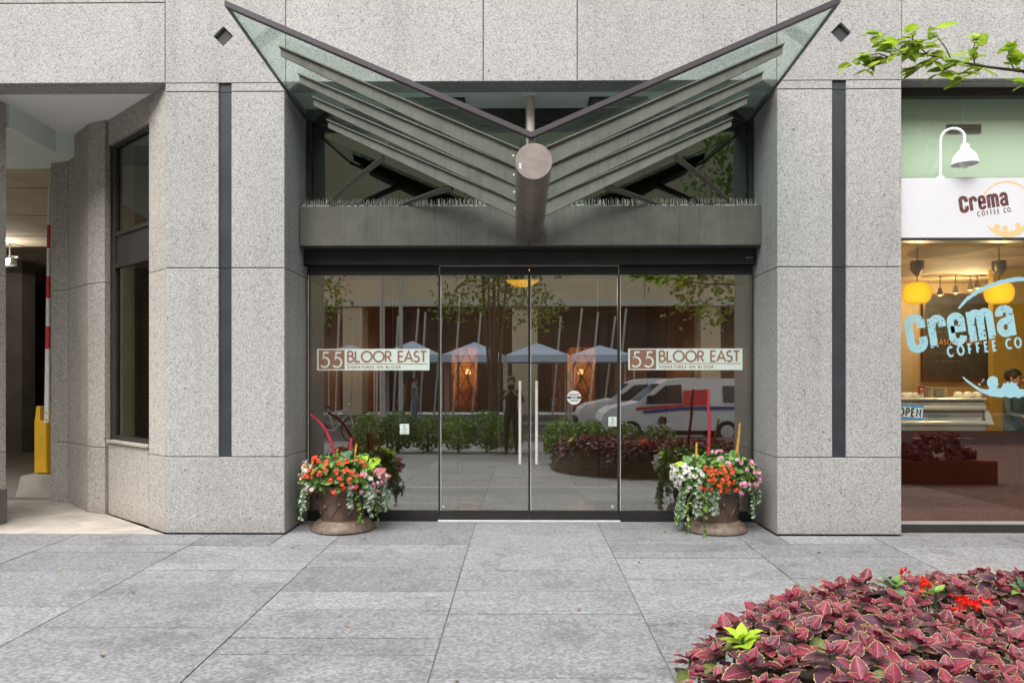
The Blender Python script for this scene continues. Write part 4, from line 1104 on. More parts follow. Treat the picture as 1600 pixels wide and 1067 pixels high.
# ------------------------------------------------------------------ barrier and flood lamp in the driveway
bx, by = XY(72, 1.98), 1.98
k = (by - CAM.y) / FOC
gk = .012
t = thing('barrier_base', 'low beige concrete plinth under the yellow barrier post', 'plinth', (bx, by, gk))
mb = MB(); xa, xb = XY(29, by), XY(92, by); zt = ZY(741, by, 60)
mb.hexa([(xa, by - .06, gk), (xb, by - .06, gk), (xb, by + .55, gk), (xa, by + .55, gk), (xa + .015, by + .02, zt - .02), (xb, by + .0, zt), (xb, by + .5, zt), (xa + .1, by + .5, zt)]); mb.build('block', M['concrete'], t)
t = thing('parking_barrier', 'yellow barrier post with its red and white arm raised', 'barrier', (bx, by + .2, zt + .001))
by2 = by + .2; xa, xb = XY(62.5, by2), XY(83, by2); zy = ZY(656, by2, 70)
MB().cbox(xa, xb, by2 - .11, by2 + .16, zt + .001, zy, .012).build('cabinet', M['yellow'], t)
MB().tube([(xa - .004, by2 + .0, zy), (xa - .004 + .06, by2, zy + .01)], .05, 16).build('hood', M['yellow'], t, 40)
mb = MB(); mb.hexa([(xa, by2 - .09, zy), (xa + .06, by2 - .09, zy), (xa + .06, by2 + .14, zy), (xa, by2 + .14, zy), (xa + .005, by2 - .07, zy + .17), (xa + .05, by2 - .07, zy + .17), (xa + .05, by2 + .1, zy + .17), (xa + .005, by2 + .1, zy + .17)]); mb.build('head', M['yellow'], t)
p0 = at(73.5, 660, by2 - .125); p1 = at(77, 292, by2 - .125)
def armseg(f0, f1): 
    a, b = p0.lerp(p1, f0), p0.lerp(p1, f1); wa, wb = .026 - .020 * f0, .026 - .020 * f1
    return MB().hexa([(a.x - wa, a.y - .015, a.z), (a.x + wa, a.y - .015, a.z), (a.x + wa, a.y + .015, a.z), (a.x - wa, a.y + .015, a.z),
                      (b.x - wb, b.y - .015, b.z), (b.x + wb, b.y - .015, b.z), (b.x + wb, b.y + .015, b.z), (b.x - wb, b.y + .015, b.z)])
arm = armseg(0, 1).build('arm', M['white'], t)
for py0, py1 in ((545, 510), (466, 432), (388, 352)):
    f0, f1 = (660 - py0) / 368, (660 - py1) / 368
    a, b = p0.lerp(p1, f0), p0.lerp(p1, f1); wa, wb = .026 - .020 * f0, .026 - .020 * f1
    MB().hexa([(a.x - wa - .001, a.y - .017, a.z), (a.x + wa + .001, a.y - .017, a.z), (a.x + wa + .001, a.y + .016, a.z), (a.x - wa - .001, a.y + .016, a.z),
               (b.x - wb - .001, b.y - .017, b.z), (b.x + wb + .001, b.y - .017, b.z), (b.x + wb + .001, b.y + .016, b.z), (b.x - wb - .001, b.y + .016, b.z)]).build('red_band', M['red'], arm)
mb = MB()
for dz in (.03, .12): mb.tube([(p0.x, p0.y - .0155, p0.z + dz), (p0.x, p0.y - .02, p0.z + dz)], .009, 8)
mb.build('bolt', M['grille'], arm)
c = at(14, 409, 6.2); k = (6.2 - CAM.y) / FOC
t = thing('flood_lamp', 'white flood lamp lit under the garage ceiling', 'lamp', c)
MB().hexa([(c.x - .16, 6.1, c.z - .08), (c.x + .08, 6.1, c.z - .06), (c.x + .08, 6.3, c.z - .06), (c.x - .16, 6.3, c.z - .08), (c.x - .15, 6.15, c.z + .05), (c.x + .07, 6.15, c.z + .06), (c.x + .07, 6.3, c.z + .06), (c.x - .15, 6.3, c.z + .05)]).build('housing', M['white'], t)
MB().poly([(c.x - .15, 6.095, c.z - .085), (c.x + .07, 6.095, c.z - .067), (c.x + .06, 6.14, c.z + .04), (c.x - .14, 6.14, c.z + .03)]).build('lens', M['lamp_white'], t)
bulb_light('bulb_light', (c.x - .03, 5.9, c.z - .1), 11, (1, .9, .76), t)
MB().tube([(c.x, 6.22, c.z + .06), (c.x, 6.22, 3.855)], .012, 6).build('bracket', M['grille'], t)
MB().box(c.x - .02, c.x + .16, 6.2, 6.35, c.z + .065, c.z + .10).build('gear_box', M['grille'], t)
# ------------------------------------------------------------------ plants
def frame_mat(nrm, up):
    z = Vector(nrm).normalized(); y = Vector(up); y = (y - z * y.dot(z))
    y = y.normalized() if y.length > 1e-4 else z.orthogonal().normalized()
    x = y.cross(z); return Matrix((x, y, z)).transposed()
def rvec(): 
    while True:
        v = Vector((U(-1, 1), U(-1, 1), U(-1, 1)))
        if .05 < v.length < 1: return v.normalized()
def leaf4(mb, p, nrm, up, ln, wd, mi=0, fold=.25):
    R = frame_mat(nrm, up); p = Vector(p)
    i = len(mb.v)
    for q in ((0, 0, 0), (-wd * .5, ln * .38, fold * wd * .5), (-wd * .32, ln * .75, fold * wd * .2 - .06 * ln), (0, ln, -.16 * ln), (wd * .32, ln * .75, fold * wd * .2 - .06 * ln), (wd * .5, ln * .38, fold * wd * .5), (0, ln * .5, -.01)):
        mb.v.append(tuple(p + R @ Vector(q)))
    mb.face((i, i + 6, i + 2, i + 1)[::-1], mi); mb.face((i + 6, i + 3, i + 2)[::-1], mi); mb.face((i, i + 5, i + 4, i + 6)[::-1], mi); mb.face((i + 6, i + 4, i + 3)[::-1], mi)
def blossom_mesh(mat, n=4, s=.022):
    mb = MB()
    for k in range(n):
        a0 = U(0, 6); c = Vector((U(-1, 1) * s * 1.1, U(-1, 1) * s * 1.1, U(-.4, .6) * s)) if n > 1 else Vector((0, 0, 0))
        Rm = frame_mat(Vector((c.x, c.y, s * 1.3)) + rvec() * .01, (0, 1, 0.1))
        for j in range(5):
            a = a0 + 2 * PI * j / 5; ca, sa = math.cos(a), math.sin(a); r = s * U(.85, 1.1)
            P = [(0, 0, -.15 * s), (r * .6 * ca - r * .42 * sa, r * .6 * sa + r * .42 * ca, .12 * s), (r * ca, r * sa, .02 * s), (r * .6 * ca + r * .42 * sa, r * .6 * sa - r * .42 * ca, .12 * s)]
            mb.poly([c + Rm @ Vector(q) for q in P])
        mb.ball(c + Rm @ Vector((0, 0, .02 * s)), s * .16, s * .16, s * .14, 5, 3, 1)
    return mb.mesh('blossom', [M[mat], M['logo_tan']])
BL = {m: [blossom_mesh(m, n, s) for n, s in ((4, .021), (3, .022), (5, .019))] for m in ('petal_red', 'petal_white', 'petal_pink')}
def broad_leaf_mesh(mat, ln=.15, wd=.09):
    mb = MB(); T = [0, .12, .3, .5, .7, .87, 1]; Wd = [0, .55, .95, 1, .78, .42, 0]
    rows = []
    for t, q in zip(T, Wd):
        r = []
        for x in (-1, -.5, 0, .5, 1):
            r.append(mb.vert((x * q * wd / 2, t * ln, .10 * wd * (1 - abs(abs(x) - .5) * 2) * q + .16 * wd * abs(x) * q - .35 * ln * t * t * .6)))
        rows.append(r)
    for a, b in zip(rows[:-1], rows[1:]):
        for j in range(4): mb.face((a[j], a[j + 1], b[j + 1], b[j]))
    return mb.mesh('broad_leaf', M[mat], smooth=60)
BROAD = {m: broad_leaf_mesh(m) for m in ('leaf_bluegreen', 'leaf_lime', 'leaf_pink', 'leaf_green')}

def planter(px, side, label, spec):
    global rnd, U
    yc = .25; cx = XY(px, yc); c = Vector((cx, yc, 0.0)); k = (yc - CAM.y) / FOC
    t = thing('flower_planter', label, 'planter', c, 'flower planters beside the entrance')
    base = MB().lathe([(.285, .0), (.293, .012), (.290, .03), (.268, .062), (.238, .085), (.228, .098), (.205, .105)], c, 44).build('pot_base', M['pot_base'], t, 35)
    body = MB().lathe([(.203, .1055), (.206, .14), (.212, .24), (.222, .33), (.246, .375), (.262, .395), (.262, .425), (.245, .43), (.235, .40)], c, 44)
    pot = body.build('pot', M['pot'], t, 35)
    # raised vine relief round the pot
    rel = MB()
    for j in range(9):
        a0 = j * 2 * PI / 9 + .3
        for s in (1, -1):
            pts = []
            for q in range(10):
                f = q / 9; a = a0 + s * (f * .42 + .10 * math.sin(f * 6)); z = .16 + .13 * f + .03 * math.sin(f * 7 * s)
                r = .2065 + (z - .14) * .075; pts.append((cx + r * math.cos(a), yc + r * math.sin(a), z))
            rel.tube(pts, [.007 - .004 * q / 9 for q in range(10)], 5)
        zc = .26 + .03 * math.sin(j * 2.1); r = .213
        rel.ball((cx + r * math.cos(a0 + .33), yc + r * math.sin(a0 + .33), zc), .022, .022, .026, 8, 5)
    rel.build('relief', M['pot'], pot, 60)
    rel = MB()
    for j in range(26):
        a = j * 2 * PI / 26; r = .262; z = .065
        rel.tube([(cx + r * math.cos(a), yc + r * math.sin(a), z - .012), (cx + (r - .012) * math.cos(a + .09), yc + (r - .012) * math.sin(a + .09), z + .010)], .006, 5)
    rel.build('relief', M['pot_base'], base, 60)
    MB().lathe([(.236, .395), (.10, .42), (0.001, .425)], c, 24, cap=False).build('soil', M['soil'], t)
    # leaf mound
    E0 = Vector((cx, yc, .50)); ER = Vector((.40, .33, .23))
    def shell(front=False, r0=.78, r1=1.0, lo=-.62):
        while True:
            v = rvec()
            if v.z < lo: continue
            if front and v.y > .25: continue
            q = U(r0, r1); return E0 + Vector((v.x * ER.x * q, v.y * ER.y * q, v.z * ER.z * q)), Vector((v.x / ER.x, v.y / ER.y, v.z / ER.z)).normalized()
    mb = MB()
    for _ in range(980):
        p, n = shell(False, .50, 1.0)
        g = rnd.choices([0, 1, 2], spec['mix'])[0]
        s = U(.8, 1.25)
        leaf4(mb, p, n + rvec() * .6, Vector((n.x, n.y, -.5)) + rvec() * .9, .058 * s, .050 * s, g, .3)
    e = mb.build('foliage', [M['leaf_green'], M['leaf_light'], M['leaf_dark']], t); e['kind'] = 'stuff'
    mb = MB()
    for j in range(30):
        v = rvec(); v.z = abs(v.z) * .8; a = Vector((cx + v.x * .15, yc + v.y * .15, .41)); b = E0 + Vector((v.x * ER.x, v.y * ER.y, v.z * ER.z)) * .85
        mb.tube([a, (a + b) / 2 + Vector((0, 0, .03)), b], .004, 4)
    e = mb.build('stem', M['leaf_green'], t); e['kind'] = 'stuff'
    # blossoms: (material, count, x-range of the mound, z-range)
    for mat, n, xa, xb, za, zb in spec['flowers']:
        done = 0; guard = 0; had = []
        while done < n and guard < 4000:
            guard += 1
            p, nn = shell(True, .98, 1.07, -.55)
            fx = (p.x - cx) / ER.x; fz = (p.z - E0.z) / ER.z
            if not (xa <= fx <= xb and za <= fz <= zb): continue
            if any((p - h).length < .042 for h in had): continue
            had.append(p)
            m = frame_mat(nn + Vector((0, -.5, .2)), (0, 0, 1)).to_4x4() @ Matrix.Rotation(U(0, 6), 4, 'Z') @ Matrix.Scale(U(.8, 1.15), 4); m.translation = p
            inst('blossom', rnd.choice(BL[mat]), t, m); done += 1
    # broad leaves standing up out of the middle
    for mat, qx, qy, rot, sc in spec['broad']:
        p = at(qx, qy, yc - .08 + U(-.05, .05))
        m = frame_mat(Vector((U(-.3, .3), -.8, .65)), Vector((math.sin(math.radians(rot)), -.15, math.cos(math.radians(rot))))).to_4x4() @ Matrix.Scale(sc, 4)
        m.translation = p; inst('broad_leaf', BROAD[mat], t, m)
    # amaranth spikes
    for mat, pts, r in spec['spikes']:
        P = [at(a, b, yc - .02 + .03 * i) for i, (a, b) in enumerate(pts)]
        fine = []
        for a, b in zip(P[:-1], P[1:]):
            for q in range(8): fine.append(a.lerp(b, q / 8))
        fine.append(P[-1]); n = len(fine)
        mb = MB(); mb.tube(fine, [r * (1.0 - .35 * i / n) * U(.82, 1.15) for i in range(n)], 9)
        for i in range(n * 16):
            q = U(0, n - 1.01); a = fine[int(q)].lerp(fine[int(q) + 1], q % 1); v = rvec(); rr = r * (1 - .35 * q / n)
            mb.ball(a + v * rr * .9, rr * .3, rr * .3, rr * .3, 4, 3)
        mb.build('flower_spike', M[mat], t)
    # trailing vines
    for mat, a0, x_out, z_end, n, dens in spec['trail']:
        for j in range(n):
            a = math.radians(a0 + U(-26, 26)); d = Vector((math.cos(a), math.sin(a), 0))
            p0 = Vector((cx, yc, .45)) + d * .24; zend = z_end + U(0, .14); o = x_out * U(.75, 1.1)
            pts = [p0]
            for q in range(1, 9):
                f = q / 8; pts.append(Vector((cx, yc, 0)) + d * (.24 + o * math.sin(min(1, f * 1.4) * PI / 2)) + Vector((U(-.012, .012), U(-.012, .012), .45 + .05 * math.sin(f * PI) * (1 - f) - (.45 - zend) * f ** 1.3)))
            mb = MB(); mb.tube(pts, .0025, 4)
            for q in range(dens):
                f = U(.05, 1) * 7.99; a_ = pts[int(f)].lerp(pts[int(f) + 1], f % 1)
                v = rvec(); s = U(.75, 1.2); leaf4(mb, a_ + v * .012, v * .7 + d * .8 + Vector((0, 0, .35)), v + Vector((0, 0, -.5)), .036 * s, .030 * s, 1, .2)
            mb.build('trailing_vine', [M['leaf_green'], M[mat]], t)
    return t
planter(536, -1, 'brown pot of orange red flowers with a curved red spike, left of the doors', dict(
    mix=(5, 6, 1),
    flowers=[('petal_red', 30, -.82, .62, -.55, .75), ('petal_white', 15, -1.1, -.55, -.45, .6), ('petal_pink', 9, .35, 1.05, -.6, .4), ('petal_white', 5, .6, 1.1, -.5, .1)],
    broad=[('leaf_bluegreen', 513, 728, -12, 1.0), ('leaf_bluegreen', 534, 722, 10, 1.1), ('leaf_bluegreen', 520, 730, 40, .9), ('leaf_bluegreen', 545, 724, -30, .8), ('leaf_lime', 562, 728, 12, .95), ('leaf_lime', 576, 728, 38, 1.0), ('leaf_lime', 566, 734, 60, .8),
           ('leaf_pink', 582, 744, 35, 1.0), ('leaf_pink', 588, 748, 60, .95), ('leaf_pink', 578, 748, 10, .8)],
    spikes=[('spike_red', [(525, 722), (518, 692), (508, 670), (497, 657), (485, 648)], .0155), ('spike_red', [(547, 720), (548, 700), (549, 684)], .017), ('spike_yellow', [(554, 722), (555, 708), (557, 694)], .012), ('spike_yellow', [(529, 714), (527, 702)], .012)],
    trail=[('leaf_silver', 195, .20, .12, 4, 34), ('leaf_silver', 345, .17, .16, 7, 46), ('leaf_silver', 320, .10, .20, 5, 46), ('leaf_light', 335, .12, .05, 2, 26), ('leaf_green', 180, .12, .10, 3, 28), ('leaf_silver', 20, .16, .15, 3, 30)]))
planter(1117, 1, 'brown pot with a tall straight crimson spike and pink blooms, right of the doors', dict(
    mix=(5, 4, 2),
    flowers=[('petal_white', 26, -1.1, -.35, -.5, .55), ('petal_red', 20, -.42, .32, -.45, .55), ('petal_pink', 24, .25, 1.1, -.55, .75), ('petal_pink', 4, -.2, .2, .6, 1.05), ('petal_red', 2, .9, 1.1, -.2, .3)],
    broad=[('leaf_green', 1080, 726, -20, .9), ('leaf_lime', 1072, 728, -50, .7), ('leaf_green', 1098, 728, -5, .95), ('leaf_green', 1146, 722, 12, 1.15), ('leaf_green', 1120, 724, 30, .8), ('leaf_bluegreen', 1110, 726, 0, .8)],
    spikes=[('spike_red', [(1107, 712), (1108, 680), (1109, 655), (1106.5, 635), (1107, 609)], .0155), ('spike_yellow', [(1151, 710), (1154, 686), (1156, 661)], .014), ('spike_yellow', [(1088, 712), (1088.5, 692)], .012)],
    trail=[('leaf_silver', 205, .13, .02, 7, 48), ('leaf_silver', 235, .10, .14, 5, 46), ('leaf_light', 215, .14, .0, 3, 26), ('leaf_silver', 340, .14, .16, 3, 34), ('leaf_green', 0, .16, .14, 4, 30)]))

# ------------------------------------------------------------------ coleus bed
def coleus_mat(name, dark, bright, pale):
    m, t, out = new(name)
    uv = t.nodes.new('ShaderNodeUVMap'); sp = t.nodes.new('ShaderNodeSeparateXYZ'); t.links.new(uv.outputs[0], sp.inputs[0])
    def mth(op, a, b=None):
        n = N(t, 'ShaderNodeMath', operation=op)
        for i, v in enumerate((a, b)):
            if v is None: continue
            if isinstance(v, (int, float)): n.inputs[i].default_value = v
            else: t.links.new(v, n.inputs[i])
        return n.outputs[0]
    ax = mth('ABSOLUTE', sp.outputs[0]); v = sp.outputs[1]
    ctr = mth('SUBTRACT', 1.0, mth('MULTIPLY', ax, 2.3))                      # 1 on the midrib, 0 at the margin
    ph = mth('SUBTRACT', v, mth('MULTIPLY', ax, 1.0))
    vein = mth('POWER', mth('ABSOLUTE', mth('COSINE', mth('MULTIPLY', ph, 22.0))), 14.0)
    mid = mth('LESS_THAN', ax, .012)
    rn = objrand(t)
    nz = noise(t, pos(t), 60, 3)
    f = mth('ADD', mth('MULTIPLY', ctr, .75), mth('MULTIPLY', nz, .35))
    f = mth('SUBTRACT', f, mth('MULTIPLY', rn, .55))
    c = mixc(t, ramp(t, f, [(.15, 0.0), (.75, 1.0)]), dark, bright)
    c = mixc(t, mth('MULTIPLY', mth('MAXIMUM', mth('MULTIPLY', vein, .35), mid), .8), c, pale)
    c = mixc(t, 1.0, c, ramp(t, rn, [(0, .75), (.5, 1.1), (1, .9)]), 'MULTIPLY')
    p = pbsdf(t, out, c, .42, 0, None, .35)
    tl = t.nodes.new('ShaderNodeBsdfTranslucent'); t.links.new(c, tl.inputs[0]); mx = t.nodes.new('ShaderNodeMixShader'); mx.inputs[0].default_value = .18
    t.links.new(p.outputs[0], mx.inputs[1]); t.links.new(tl.outputs[0], mx.inputs[2]); t.links.new(mx.outputs[0], out.inputs[0]); return m
M['coleus_young'] = coleus_mat('coleus crimson leaf', (.095, .019, .036), (.30, .030, .064), (.48, .17, .19))
M['coleus_old'] = coleus_mat('coleus plum leaf', (.085, .040, .062), (.155, .042, .070), (.29, .14, .16))
def edge_mat():
    m, t, out = new('coleus yellow green margin')
    c = mixc(t, ramp(t, noise(t, pos(t), 70, 3), [(.46, 0.0), (.66, 1.0)]), (.40, .33, .13), (.26, .10, .07))
    pbsdf(t, out, c, .5); return m
M['coleus_edge'] = edge_mat()
def coleus_leaf(mat, seed, wscale=1.0, curl=.25, fold=.3):
    r = random.Random(seed); n = 13; mb = MB(); uv = []
    prof = lambda t: (math.sin(PI * min(1, t ** .62)) ** .85) * .40 * wscale * (1 - .12 * t)
    rows = []
    def z(t, x): return fold * abs(x) - curl * t * t + .02 * math.sin(t * 19 + 2 * abs(x)) * (abs(x) / .3) - .32 * x * x
    for k in range(n + 1):
        t = k / n; wv = max(prof(t), .0); ser = (1.0 + (.07 if k % 2 else -.05)) * (1 + r.uniform(-.04, .04)); row = []
        for q in (-1.0, -.90, -.45, 0, .45, .90, 1.0):
            wd = wv * ser if abs(q) == 1.0 else wv
            x = q * wd; tt = t + (.025 * (abs(q) > .95) if 0 < k < n else 0)
            if abs(q) < 1 and abs(q) > .8: x = (abs(wv) - .016) * (1 if q > 0 else -1) if wv > .03 else q * wv
            row.append(mb.vert((x, tt, z(tt, x)))); uv.append((x, tt))
        rows.append(row)
    for a, b in zip(rows[:-1], rows[1:]):
        for j in range(6): mb.face((a[j], a[j + 1], b[j + 1], b[j]), 1 if j in (0, 5) else 0)
    me = mb.mesh('coleus_leaf', [M[mat], M['coleus_edge']], smooth=80)
    ul = me.uv_layers.new(name='UVMap')
    for lp in me.loops: ul.data[lp.index].uv = uv[lp.vertex_index]
    return me
YOUNG = [coleus_leaf('coleus_young', s, w_, c, f) for s, w_, c, f in ((1, 1.0, .15, .45), (2, 1.1, .2, .3), (3, .95, .3, .4))]
OLD = [coleus_leaf('coleus_old', s, w_, c, f) for s, w_, c, f in ((4, 1.1, .32, .2), (5, 1.2, .25, .12), (6, 1.05, .42, .25), (8, 1.15, .3, .05))]
M['leaf_olive'] = leafmat('olive green leaf', (.10, .13, .03), (.22, .26, .07), .5, .3, 20, .3)
def plain_leaf(mat, seed, w_=1.0):
    me = coleus_leaf('coleus_young', seed, w_, .25, .25); me = me.copy(); me.name = 'leaf'; me.materials[0] = M[mat]; me.materials[1] = M[mat]; return me
UNDER = [plain_leaf('leaf_olive', 21, .9)]
def atz(px, py, z):
    d = ray(px, py); s = (z - CAM.z) / d.z; return CAM + d * s
def bed_left(y):   # left edge of the planting
    P = [(-4.9, .50), (-4.3, .48), (-3.9, .52), (-3.6, .62), (-3.3, .80), (-3.05, 1.06), (-2.85, 1.42), (-2.74, 1.75), (-2.66, 2.4), (-2.60, 3.2)]
    for (a, xa), (b, xb) in zip(P[:-1], P[1:]):
        if a <= y <= b: return xa + (xb - xa) * (y - a) / (b - a)
    return .62 if y < -4.9 else 99
def bed_h(x, y): # height of the leaf canopy
    dl_ = x - bed_left(y); df = -2.60 - y
    e = max(0.0, min(1.0, min(dl_ / .45, df / .45)))
    return .20 + .22 * (1 - (1 - e) ** 2) + .02 * math.sin(3 * x + 2 * y)
mb = MB(); nx, ny = 26, 22; ids = []
for j in range(ny + 1):
    y = -5.9 + (3.26) * j / ny; row = []
    xl = bed_left(min(y, -2.62)) if y < -2.62 else 3.1
    for i in range(nx + 1):
        x = xl + (4.6 - xl) * (i / nx) ** 1.4; e = min(1, i / 4, (ny - j) / 3)
        row.append(mb.vert((x, y, (gz(y) + .01) * (1 - e) + (bed_h(x, y) - .105) * e + U(-.006, .006))))
    ids.append(row)
for j in range(ny):
    for i in range(nx): mb.face((ids[j][i], ids[j][i + 1], ids[j + 1][i + 1], ids[j + 1][i]))
structure(mb.build('flower_bed_soil', M['soil'], smooth=60))
def rosette(p, size, group_label, name='coleus_plant', cat='plant', young=None, old=None, label=None, group='coleus plants in the bed', lean=None, levels=4):
    t = thing(name, label or 'maroon coleus with thin yellow green leaf edges in the flower bed', cat, p - Vector((0, 0, .17)), group)
    ax = Vector((U(-.22, .22), U(-.34, .06), 1)).normalized() if lean is None else lean.normalized()
    Rb = frame_mat(ax, rvec()).to_4x4()
    MB().tube([p - Vector((0, 0, .17)), p - Vector((0, 0, .05)), p], .006, 5).build('stem', M['leaf_dark'], t)
    a = U(0, 6); spec = [(.045, 58, .0, 2), (.068, 40, -.004, 2), (.090, 18, -.02, 3), (.105, -4, -.05, 3)]
    for lv in range(levels):
        ln, el, dz, cnt = spec[lv]
        for q in range(cnt):
            aa = a + q * 2 * PI / cnt + U(-.22, .22); el_ = math.radians(el + U(-12, 12)); s = ln * size * U(.70, 1.28)
            Rm = Rb @ Matrix.Rotation(aa, 4, 'Z') @ Matrix.Rotation(el_, 4, 'X') @ Matrix.Rotation(U(-.3, .3), 4, 'Y')
            m = Rm @ Matrix.Scale(s, 4); m.translation = p + ax * dz * size + (Rm @ Vector((0, .010 * size, 0)))
            pool = (young or YOUNG) if lv < 2 + (U(0, 1) < .35) else (old or OLD)
            if lv == 3 and young is None and U(0, 1) < .16: pool = UNDER
            inst('leaf', rnd.choice(pool), t, m)
        a += PI / 2 + U(-.2, .2) if cnt == 2 else 1.0
    return t
GREEN = [plain_leaf('leaf_bluegreen', 11, .8), plain_leaf('leaf_light', 12, .75)]
LIME = [plain_leaf('leaf_lime', 13, 1.1)]
specials = []
for px, py, z in ((1160, 1014, .40), (1397, 926, .42), (1462, 938, .42), (1598, 932, .42), (1447, 922, .45), (1512, 948, .43), (1412, 905, .40)):
    specials.append(atz(px, py, z))
hx = .128; row = 0; y = -2.70; count = 0
while y > -4.35:
    x = 0.4 + (hx / 2 if row % 2 else 0)
    while x < 4.1:
        xx, yy = x + U(-.045, .045), y + U(-.04, .04)
        x += hx
        if xx < bed_left(min(yy, -2.61)) + .02: continue
        z = bed_h(xx, yy); P = Vector((xx, yy, z + U(-.015, .035)))
        d = (P - CAM); dep = d.dot(_F); ppx = CX + FOC * d.dot(_R) / dep; ppy = CY - FOC * d.z / dep
        if ppx > 1950 or ppy > 1200: continue
        if any((P - s).length < .06 for s in specials): continue
        rosette(P, U(.70, 1.0), None); count += 1
    y -= hx * .86; row += 1
sp_lab = ['bright lime leaved plant among the maroon coleus', 'green leaved salvia left of the scarlet flower spikes', 'green leaved salvia between the two scarlet flower patches', 'green leaved salvia at the right edge of the photo']
for i in range(4):
    rosette(specials[i] + Vector((0, 0, .035)), [1.0, .9, .9, .9][i], None, 'lime_plant' if i == 0 else 'salvia_plant', 'plant', LIME if i == 0 else GREEN, LIME if i == 0 else GREEN, sp_lab[i], None if i == 0 else 'green salvias in the bed', levels=3 if i else 3)
fl_lab = ['upright scarlet salvia flower between two green salvias', 'wide scarlet salvia flower on the right of the bed', 'small scarlet salvia flower at the back edge of the bed']
for i in range(3):
    p = specials[4 + i]; t = thing('salvia_flower', fl_lab[i], 'flower', p - Vector((0, 0, .14)), 'scarlet salvia flowers in the bed')
    MB().tube([p - Vector((0, 0, .14)), p + Vector((0, 0, .02))], .004, 5).build('stem', M['leaf_green'], t)
    n = (26, 46, 14)[i]; sx_ = (.020, .055, .02)[i]; pet = MB()
    for j in range(n):
        q = p + Vector((U(-1, 1) * sx_, U(-1, 1) * .03, U(-.02, .045))); leaf4(pet, q, rvec() + Vector((0, -.4, .5)), rvec(), U(.022, .036), .014, 0, .3)
    pet.build('petals', M['petal_bright'], t)

# ------------------------------------------------------------------ street trees
def tree_leaf_mesh(seed, w_=.55):
    r = random.Random(seed); mb = MB(); rows = []
    for k in range(7):
        t = k / 6; wv = math.sin(PI * t ** .75) ** .8 * .5 * w_ if 0 < t < 1 else 0
        row = [mb.vert((q * wv, t, .22 * abs(q) * wv - .18 * t * t + .02 * math.sin(9 * t))) for q in (-1, 0, 1)]; rows.append(row)
    for a, b in zip(rows[:-1], rows[1:]):
        for j in range(2): mb.face((a[j], a[j + 1], b[j + 1], b[j]))
    return mb.mesh('leaf', M['tree_leaf'], smooth=60)
TL = [tree_leaf_mesh(1, .55), tree_leaf_mesh(2, .65), tree_leaf_mesh(3, .5)]
def crown_mesh(blobs, n, size, mats=('crown',)):
    mb = MB(); tot = sum(b[3] ** 2 for b in blobs)
    for x, y, z, r in blobs:
        for _ in range(int(n * r * r / tot)):
            v = rvec(); q = U(.15, 1) ** .5
            p = Vector((x, y, z)) + Vector((v.x * r, v.y * r, v.z * r * .8)) * q * (1 + .25 * math.sin(9 * v.x + 7 * v.z))
            s = size * U(.7, 1.3); leaf4(mb, p, rvec() + Vector((0, 0, .8)), rvec() + Vector((0, 0, -.3)), s, s * .6, 0, .25)
    return mb
def street_tree(x, y, label, stems, blobs, n=2600, size=.13):
    t = thing('street_tree', label, 'tree', (x, y, gz(y)), None)
    mb = MB()
    for dx_, dy_, h, r in stems:
        pts = [(x + dx_ * .15, y + dy_ * .15, gz(y)), (x + dx_ * .3, y + dy_ * .3, h * .3), (x + dx_ * .65, y + dy_ * .65, h * .65), (x + dx_, y + dy_, h)]
        mb.tube(pts, [r, r * .8, r * .55, r * .2], 9)
        for q in range(4):
            f = U(.45, .95); a = Vector(pts[1]).lerp(Vector(pts[3]), f); mb.tube([a, a + Vector((U(-.6, .6), U(-.6, .6), U(.3, .8)))], [r * .3, r * .08], 5)
    mb.build('trunk', M['bark'], t)
    e = crown_mesh(blobs, n, size).build('crown', M['crown'], t); e['kind'] = 'stuff'
    return t
tr_ = street_tree(4.7, -4.35, 'leafy street tree whose branch reaches in at the top right', [(0, 0, 6.5, .11), (.5, -.5, 6.0, .05), (-.4, -.6, 6.2, .05)],
                  [(4.7, -4.8, 5.6, 1.3), (5.4, -5.3, 6.2, 1.2), (4.0, -5.4, 5.4, 1.1), (4.8, -4.6, 7.0, 1.2), (5.6, -4.4, 5.2, 1.0), (3.3, -5.0, 2.9, .75), (2.9, -5.1, 3.4, .6), (3.7, -4.9, 3.8, .9)], 3000)
YT = -2.95
def bp(px, py, dy=0.0): return at(px, py, YT + dy)
main = [bp(1600, 112), bp(1544, 105), bp(1487, 95), bp(1450, 86), bp(1431, 83), bp(1411, 85), bp(1390, 90), bp(1371, 99), bp(1354, 112)]
root = Vector((4.68, -4.3, 2.75))
main_pts = [root, root.lerp(main[0], .5) + Vector((0, 0, .10)), bp(1720, 128)] + main
br = MB().tube(main_pts, [.045, .022, .011, .0075, .006, .005, .0042, .0038, .0034, .003, .0026, .002], 7)
twigs = [[(1487, 95), (1478, 76), (1466, 60), (1452, 52)], [(1450, 86), (1438, 76), (1433, 66), (1424, 60), (1408, 58)], [(1523, 101), (1520, 80), (1524, 64), (1535, 52)], [(1585, 110), (1576, 90), (1577, 72), (1590, 62)],
         [(1466, 92), (1448, 102), (1430, 108)], [(1535, 106), (1517, 116), (1503, 128)], [(1411, 85), (1396, 74), (1380, 62), (1368, 52)], [(1390, 90), (1372, 84), (1350, 88), (1335, 96)], [(1431, 83), (1425, 66), (1428, 45)], [(1600, 112), (1612, 100), (1625, 80)],
         [(1500, 97), (1480, 108), (1466, 118)], [(1640, 116), (1615, 128), (1597, 134)]]
for tw in twigs:
    dy = U(-.12, .12); br.tube([bp(a, b, dy * i / 2) for i, (a, b) in enumerate(tw)], [.0034, .0026, .002, .0015, .0012][:len(tw)], 5)
branch = br.build('branch', M['twig'], tr_)
